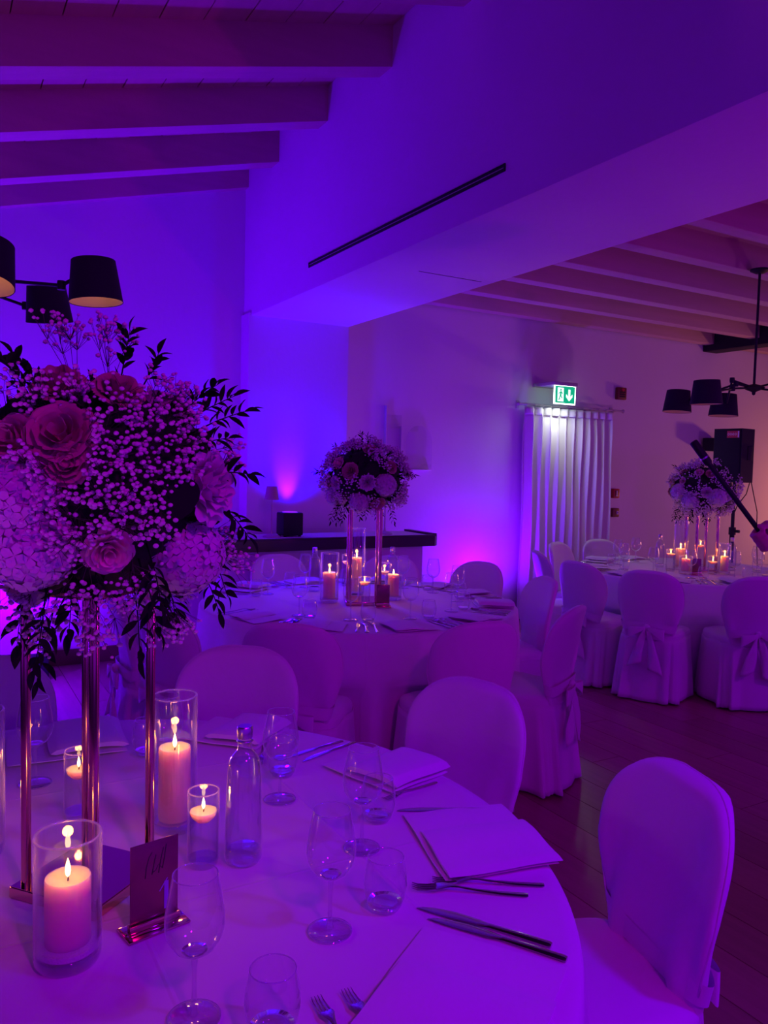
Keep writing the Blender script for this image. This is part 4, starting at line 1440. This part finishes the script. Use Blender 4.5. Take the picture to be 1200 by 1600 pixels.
# the brown block on the middle table and the small sign of the right table
q = at_z(598, 949, TZ)
blk = thing('number_sign', 'small copper table sign standing by the middle candles', 'sign', (q.x, q.y, TZ + 0.001), R(-28))
obj('foot', MB().box((-0.045, -0.028, 0), (0.045, 0.028, 0.006), 0.001), M['copper'], blk)
obj('panel', MB().box((-0.036, -0.003, 0.006), (0.036, 0.003, 0.125), 0.001), M['sign_mirror'], blk)
obj('holder', MB().box((-0.037, -0.008, 0.006), (0.037, -0.003, 0.024), 0.001), M['copper'], blk)
q = at_z(1088, 899, TZ)
blk = thing('number_sign', 'small dark table sign standing in front of the right flower stand', 'sign', (q.x, q.y, TZ + 0.001), R(-38))
obj('foot', MB().box((-0.045, -0.028, 0), (0.045, 0.028, 0.006), 0.001), M['copper'], blk)
obj('panel', MB().box((-0.032, -0.003, 0.006), (0.032, 0.003, 0.128), 0.001), M['sign_mirror'], blk)
obj('holder', MB().box((-0.033, -0.008, 0.006), (0.033, -0.003, 0.024), 0.001), M['copper'], blk)

# ------------------------------------------------------------------ place settings of the middle and right tables
MS = [(-131.6, 'behind the chair back beyond the water bottle'), (-100, 'at the front between the two chair backs'), (-66.7, 'nearest the open aisle'), (-33, 'before the chair by the curtain'),
      (0, 'second from the curtain'), (24, 'under the magenta wall glow'), (53, 'next to the counter end'), (90, 'before the counter below the black box'), (126, 'beside the hanging flower twigs'), (-160, 'behind the copper poles')]
RS = [(-147, 'before the bow-tied chair'), (-112, 'before the chair cut by the photo edge'), (-176, 'at the end nearest the middle table'), (150, 'by the edge-on chair'), (115, 'nearest the curtain'),
      (80, 'below the red call points'), (-80, 'at the photo edge'), (-45, 'beneath the speaker')]


def setting(c, rad, ang, where, tname, seed):
    rg = random.Random(seed)
    g = 'place settings on the %s table' % tname
    q = ring(c, rad - 0.135, ang)
    o = link('napkin', NAPS[rg.randrange(3)], None, (q.x, q.y, TZ + 0.0015), R(ang + 180 + rg.uniform(-6, 6)))
    o.scale = (0.85, 0.78, 1)
    tag(o, 'folded napkin on the %s table, %s' % (tname, where), 'napkin', g)
    for k, (nm, da, w) in enumerate((('fork', -12.5, 'inner'), ('fork', -15.5, 'outer'), ('knife', 12.5, 'inner'), ('knife', 15.5, 'outer'))):
        a, b = ring(c, rad - 0.035, ang + da), ring(c, rad - 0.25, ang + da * 1.02 + rg.uniform(-1.5, 1.5))
        lay(nm, FORK if nm == 'fork' else KNIFE, 0.203 if nm == 'fork' else 0.222, a, b, '%s %s on the %s table, %s' % (w, nm, tname, where), g)
    a = ring(c, rad - 0.33, ang + 9)
    put('wine', wine_glass, 'wine glass on the %s table, %s' % (tname, where), (a.x, a.y, TZ + 0.001), 0, g)
    a = ring(c, rad - 0.29, ang + 17.5)
    put('tumbler', tumbler, 'tumbler on the %s table, %s' % (tname, where), (a.x, a.y, TZ + 0.001), 0, g)


for k, (a, w) in enumerate(MS): setting(MT, RM, a, w, 'middle', 50 + k)
for k, (a, w) in enumerate(RS): setting(RT, RR, a, w, 'right', 80 + k)
for px, py, lab in ((491, 924, 'water bottle left of the middle candles, before the counter'), (612, 921, 'water bottle behind the middle pillar candles'),
                    (1030, 886, 'water bottle at the left part of the right table'), (1142, 892, 'water bottle beside the candles under the speaker')):
    q = at_z(px, py, TZ)
    put('bottle', water_bottle, lab, (q.x, q.y, TZ + 0.001), 0, 'water bottles on the far tables')


# ------------------------------------------------------------------ chandeliers
def cone_shade(t, c, r0, r1, h, tilt, az):
    """truncated fabric cone open below, lined gold; c is its middle"""
    rot = Quaternion((-sin(az), cos(az), 0), tilt).to_matrix().to_4x4()
    mt = Matrix.Translation(c) @ rot
    s = obj('lamp_shade', MB().lathe([(r0, -h / 2), (r1, h / 2), (r1 - 0.001, h / 2 + 0.001), (0, h / 2 + 0.001)], 40).xf(mt), M['shade'], t, angle=40)
    obj('lining', MB().lathe([(r0 - 0.002, -h / 2 + 0.0005), (r1 - 0.003, h / 2 - 0.001), (0, h / 2 - 0.001)], 40).xf(mt), M['shade_in'], s, angle=40)
    obj('hem', MB().xf(mt) if False else seg_ring(MB(), r0 - 0.001, -h / 2, 0.0015, n=40).xf(mt), M['shade'], s, angle=180)
    obj('bulb', MB().lathe([(0.012, 0.05), (0.014, 0.03), (0.024, 0.0), (0.020, -0.02), (0, -0.03)], 16).xf(mt), M['bulb'], s, angle=180)
    return mt


def chandelier(label, hub, ztop, shades, warm):
    t = thing('chandelier', label, 'chandelier', (0, 0, 0))
    hub = Vector(hub)
    obj('hub', MB().lathe([(0, -0.055), (0.010, -0.050), (0.014, -0.03), (0.055, -0.012), (0.075, 0.0), (0.055, 0.014), (0.016, 0.026), (0, 0.03)], 28, hub), M['black'], t)
    obj('rod', MB().tube([hub + Vector((0, 0, 0.02)), (hub.x, hub.y, ztop)], 0.009, 12), M['black'], t)
    obj('ceiling_rose', MB().lathe([(0, -0.03), (0.03, -0.03), (0.065, -0.012), (0.065, 0.0), (0, 0.0)], 24, (hub.x, hub.y, ztop)), M['black'], t)
    for c, r0, r1, h, tilt, az, elbow in shades:
        c = Vector(c)
        cone_shade(t, c, r0, r1, h, tilt, az)
        e = Vector(elbow)
        top = c + Vector((0, 0, h * 0.05))
        d = (top - e).normalized()
        end = top - Vector((d.x, d.y, 0)).normalized() * (r1 + 0.012)
        a = obj('arm', MB().tube([hub, e], 0.0075, 10), M['black'], t)
        obj('forearm', MB().tube([e, end], 0.0075, 10).tube([end, top], 0.006, 8), M['black'], a)
        obj('joint', MB().lathe([(0, -0.018), (0.016, -0.018), (0.018, 0), (0.016, 0.018), (0, 0.018)], 16, e), M['black'], a)
        if warm:
            lamp('POINT', 'chandelier_bulb', c + Vector((0, 0, -0.02)), (1.0, 0.50, 0.20), warm, 0.025)
    return t


hubL = at_d(-95, 430, 3.45)
sh = []
for px, py, d, tilt, az, ex_, ey_ in ((148, 440, 3.2, -0.07, R(-30), 96, 446), (75, 475, 3.75, 0.24, R(-120), 40, 478), (-20, 412, 2.95, -0.28, R(-120), -60, 400), (-230, 440, 3.4, 0, 0, -170, 430), (-150, 470, 3.9, 0, 0, -120, 455)):
    c = at_d(px, py, d)
    sh.append((c, 0.106, 0.086, 0.165, tilt, az, at_d(ex_, ey_, d + 0.02)))
chandelier('black chandelier with cone shades lined in gold above the near flowers', hubL, zl(hubL.x) + 0.0, sh, 0.2)
hubR = at_d(1178, 606, 5.7)
sh = []
for px, py, d, tilt, az, ex_, ey_ in ((1059, 627, 6.0, 0.06, 0, 1150, 600), (1104, 613, 5.35, -0.03, 0, 1145, 607), (1131, 633, 5.9, 0.04, 0, 1144, 594), (1262, 615, 5.5, 0, 0, 1212, 598), (1250, 635, 6.1, 0, 0, 1206, 610)):
    sh.append((at_d(px, py, d), 0.105, 0.085, 0.160, tilt, az, at_d(ex_, ey_, 5.65)))
chandelier('black chandelier with dark cone shades hanging over the right table', hubR, 3.0, sh, 0)

# ------------------------------------------------------------------ speaker on its stand, small dark box on the wall
D_S = 7.35
pc = at_d(1150, 712, D_S)
spx, spy = pc.x, pc.y
rzs = atan2(-spy, -spx) + pi / 2 - R(30)
top_z, bot_z = at_d(1150, 671, D_S).z, at_d(1150, 754, D_S).z
hs = top_z - bot_z
ss = thing('speaker_stand', 'black pole stand carrying the loudspeaker behind the right table', 'stand', (spx, spy, 0), rzs)
obj('pole', MB().tube([(0, 0, 0.06), (0, 0, 1.0)], 0.022, 16), M['black'], ss)
obj('upper_pole', MB().tube([(0, 0, 0.95), (0, 0, bot_z)], 0.0165, 16), M['black'], ss)
obj('collar', MB().tube([(0, 0, 0.96), (0, 0, 1.03)], 0.032, 16), M['black'], ss)
obj('knob', MB().tube([(0.03, 0, 0.995), (0.07, 0, 0.995)], 0.014, 12), M['black'], ss)
for k in range(3):
    a = k * 2 * pi / 3 + 0.5
    l = obj('leg', MB().tube([(0.02 * cos(a), 0.02 * sin(a), 0.62), (0.46 * cos(a), 0.46 * sin(a), 0.02)], 0.012, 10), M['black'], ss)
    obj('rubber_foot', MB().ball((0.46 * cos(a), 0.46 * sin(a), 0.019), 0.018, 0), M['black'], l, angle=180)
sk = thing('loudspeaker', 'black loudspeaker box with a small printed badge on the pole stand', 'speaker', (spx, spy, bot_z), rzs)
wS, dS = 0.275, 0.30
body = MB().prism([(-wS / 2, -dS / 2), (wS / 2, -dS / 2), (wS / 2, dS * 0.2), (wS * 0.30, dS / 2), (-wS * 0.30, dS / 2), (-wS / 2, dS * 0.2)], 0.002, hs)
obj('cabinet', body, M['black'], sk, angle=30)
obj('grille', MB().box((-wS / 2 + 0.012, -dS / 2 - 0.008, 0.03), (wS / 2 - 0.012, -dS / 2 + 0.002, hs - 0.012), 0.006), M['shade'], sk)
obj('handle', MB().box((wS / 2 - 0.004, -0.05, hs * 0.42), (wS / 2 + 0.006, 0.05, hs * 0.68), 0.004), M['shade'], sk)
bd = obj('badge', MB().box((-0.005, -dS / 2 - 0.0095, hs - 0.085), (0.115, -dS / 2 - 0.007, hs - 0.022)), M['badge_red'], sk)
mb = MB()
for k in range(4):              # the four round pale letters of the badge
    cxk = 0.010 + k * 0.023
    mb.grid(12, 5, lambda i, j: (cxk + (0.0072 + 0.0018 * cos(j * 2 * pi / 5)) * cos(i * pi / 6), -dS / 2 - 0.0100 + 0.0008 * sin(j * 2 * pi / 5), hs - 0.052 + (0.0095 + 0.0018 * cos(j * 2 * pi / 5)) * sin(i * pi / 6)), True, True)
mb.box((0.100, -dS / 2 - 0.0108, hs - 0.082), (0.113, -dS / 2 - 0.0090, hs - 0.024))
obj('badge_letters', mb, M['badge'], bd)
obj('status_led', MB().ball((-0.035, -dS / 2 - 0.009, 0.045), 0.006, 0), M['led'], sk)
q = at_Y(1117, 695, YW - 0.1)
ws = thing('wall_box', 'small dark box fixed to the wall behind the loudspeaker', 'speaker', (q.x, YW, q.z))
obj('cabinet', MB().box((-0.13, -0.18, -0.075), (0.13, -0.03, 0.075), 0.006), M['shade'], ws)
obj('bracket', MB().box((-0.03, -0.04, -0.03), (0.03, 0.0, 0.03), 0.004), M['black'], ws)


def cable(pts, label):
    o = obj('cable', MB().tube(pts, 0.0045, 6), M['black'], None, angle=180)
    tag(o, label, 'cable')


e = at_d(1172, 752, D_S - 0.05)
cable([e, at_d(1166, 772, D_S), at_d(1152, 790, D_S - .02), at_d(1148, 800, D_S - .03)], 'short black cable curving from the loudspeaker to its pole')
cable([at_d(1172, 744, D_S + .08), at_d(1178, 775, D_S + .12), at_d(1183, 800, D_S + .12), at_d(1182, 840, D_S + .12), at_d(1184, 900, D_S + .12), at_d(1185, 1000, D_S + .12)], 'long black cable hanging straight down behind the hand')

# ------------------------------------------------------------------ person beyond the photo edge: only a hand with a black stick reaches in
HAND = at_d(1196, 842, 2.9)


def person():
    t = thing('person', 'purple lit hand and forearm reaching in at the photo edge, gripping a black stick', 'person', (0, 0, 0))
    mb = MB()

    def limb(pts, rs, seg=14):
        P_ = [Vector(p) for p in pts]
        out, ro = [], []
        for i in range(len(P_) - 1):
            for k in range(4):
                f = k / 4
                out.append(P_[i].lerp(P_[i + 1], f)); ro.append(rs[i] * (1 - f) + rs[i + 1] * f)
        out.append(P_[-1]); ro.append(rs[-1])
        mb.tube(out, ro, seg)
        mb.ball(P_[0], rs[0], 2); mb.ball(P_[-1], rs[-1], 2)
    ox, oy = 3.35, 1.62         # feet
    sh_r, sh_l = Vector((ox - 0.02, oy + 0.17, 1.36)), Vector((ox + 0.02, oy - 0.19, 1.37))
    el = Vector((ox - 0.30, oy + 0.26, 1.21))
    wr = HAND + Vector((0.085, -0.015, 0.005))
    # trunk, neck, head
    mb.grid(15, 20, lambda i, j: (ox + (0.10, 0.13, 0.135, 0.125, 0.115, 0.105, 0.105, 0.11, 0.115, 0.12, 0.12, 0.11, 0.09, 0.06, 0.05)[i] * cos(j * pi / 10) * 0.85,
                                  oy + (0.12, 0.165, 0.175, 0.165, 0.15, 0.135, 0.135, 0.145, 0.155, 0.165, 0.172, 0.175, 0.15, 0.085, 0.05)[i] * sin(j * pi / 10),
                                  0.80 + i * 0.0445), False, True)
    mb.tube([(ox, oy, 1.36), (ox - 0.01, oy, 1.50)], 0.052, 14)
    mb.ball((ox - 0.02, oy, 1.575), 0.105, 2, (0.92, 0.76, 1.12))
    mb.ball((ox - 0.045, oy, 1.515), 0.058, 2, (0.95, 0.85, 0.8))
    mb.tube([(ox - 0.112, oy, 1.585), (ox - 0.132, oy, 1.548)], [0.010, 0.017], 8)
    for s in (-1, 1):
        mb.ball((ox - 0.005, oy + s * 0.082, 1.565), 0.028, 1, (0.7, 0.35, 1.1))
        limb([(ox, oy + s * 0.085, 0.86), (ox - 0.01, oy + s * 0.085, 0.47), (ox + 0.01, oy + s * 0.085, 0.08)], [0.085, 0.056, 0.036])
        limb([(ox + 0.03, oy + s * 0.085, 0.035), (ox - 0.14, oy + s * 0.095, 0.025)], [0.034, 0.026])
    limb([sh_r, el, wr], [0.052, 0.040, 0.026])
    limb([sh_l, (ox + 0.05, oy - 0.25, 1.07), (ox - 0.04, oy - 0.25, 0.84)], [0.052, 0.040, 0.026])
    limb([(ox - 0.045, oy - 0.25, 0.82), (ox - 0.07, oy - 0.245, 0.76)], [0.030, 0.036])
    for k in range(4):
        limb([(ox - 0.075 + 0.018 * (k - 1.5), oy - 0.25, 0.745), (ox - 0.08 + 0.018 * (k - 1.5), oy - 0.235, 0.70), (ox - 0.07 + 0.018 * (k - 1.5), oy - 0.21, 0.672)], [0.0095, 0.0085, 0.007], 8)
    limb([(ox - 0.10, oy - 0.23, 0.78), (ox - 0.115, oy - 0.205, 0.73)], [0.011, 0.009], 8)
    # gripping hand: palm, four fingers curled round the stick, thumb along it
    sd = (at_d(1083, 690, 2.9) - at_d(1180, 825, 2.9)).normalized()      # stick axis
    fd = Vector((wr.x - HAND.x, wr.y - HAND.y, 0)).normalized()           # towards the wrist
    fd = (fd - sd * fd.dot(sd)).normalized()
    nn = sd.cross(fd).normalized()
    limb([wr, HAND + fd * 0.042], [0.027, 0.030])
    for k in range(4):
        b = HAND + sd * (0.034 - 0.021 * k)
        limb([b + fd * 0.045 + nn * 0.012, b + fd * 0.012 + nn * 0.030, b - fd * 0.022 + nn * 0.022, b - fd * 0.028 - nn * 0.006, b - fd * 0.008 - nn * 0.022],
             [0.0125, 0.0115, 0.0105, 0.0095, 0.008], 10)
        limb([b + fd * 0.050, b + fd * 0.030 + nn * 0.012], [0.016, 0.015], 10)
    limb([HAND + fd * 0.045 - nn * 0.016 + sd * 0.010, HAND + fd * 0.020 - nn * 0.026 + sd * 0.038, HAND - fd * 0.006 - nn * 0.018 + sd * 0.058], [0.015, 0.012, 0.009], 10)
    me = mb.mesh('body', M['skin'], 180)
    o = bpy.data.objects.new('body_tmp', me)
    COL.objects.link(o)
    rm = o.modifiers.new('r', 'REMESH'); rm.mode = 'VOXEL'; rm.voxel_size = 0.0055
    smo = o.modifiers.new('s', 'SMOOTH'); smo.iterations = 3; smo.factor = 0.5
    dg = bpy.context.evaluated_depsgraph_get()
    me2 = bpy.data.meshes.new_from_object(o.evaluated_get(dg))
    bpy.data.objects.remove(o)
    me2.name = 'body'
    me2.shade_smooth()
    body_ = link('body', me2, t)
    # dress, hair, eyes, mouth
    def dress(i, j):
        a = j * pi / 14
        z = (1.38, 1.30, 1.20, 1.08, 0.98, 0.88, 0.78, 0.66, 0.54)[i]
        rx = (0.085, 0.125, 0.125, 0.115, 0.128, 0.150, 0.165, 0.18, 0.20)[i]
        ry = (0.14, 0.190, 0.178, 0.155, 0.170, 0.195, 0.205, 0.215, 0.23)[i]
        f = 1 + 0.03 * max(0, i - 4) / 4 * sin(8 * a)
        return (ox + rx * f * cos(a), oy + ry * f * sin(a), z)
    d = obj('dress', MB().grid(9, 28, dress, False, True), M['dress'], t, angle=180)
    so = d.modifiers.new('t', 'SOLIDIFY'); so.thickness = 0.004
    obj('hair', MB().grid(12, 24, lambda i, j: (ox + 0.012 + 0.112 * sin(pi * (i + 0.3) / 15) * cos(j * pi / 12) * (0.80 if cos(j * pi / 12) < -0.2 and i > 4 else 1),
                                               oy + 0.098 * sin(pi * (i + 0.3) / 15) * sin(j * pi / 12), 1.585 + 0.128 * cos(pi * (i + 0.3) / 15) if not (cos(j * pi / 12) < -0.3 and i > 5) else 1.625), False, True), M['hair'], t, angle=180)
    for s in (-1, 1):
        obj('eye', MB().ball((ox - 0.104, oy + s * 0.032, 1.58), 0.0115, 1), M['badge'], t, angle=180)
    obj('mouth', MB().ball((ox - 0.098, oy, 1.515), 0.022, 1, (0.35, 1, 0.3)), M['red_dark'], t, angle=180)
    st = thing('black_stick', 'black stick with a thicker tip held up by the hand at the photo edge', 'stick', (0, 0, 0))
    tip, low = at_d(1083, 690, 2.9), HAND - sd * 0.055
    obj('shaft', MB().tube([low, tip - sd * 0.10], 0.0095, 14), M['black'], st)
    obj('tip', MB().tube([tip - sd * 0.105, tip - sd * 0.095, tip - sd * 0.004, tip], [0.0095, 0.0150, 0.0150, 0.012], 16), M['black'], st)
    obj('collar', MB().tube([tip - sd * 0.075, tip - sd * 0.069], 0.0156, 16), M['cap'], st)


person()
for o in bpy.data.objects:      # fixture lights and added fills are no things of their own
    if o.type == 'LIGHT' and o.parent is None: o['kind'] = 'helper'
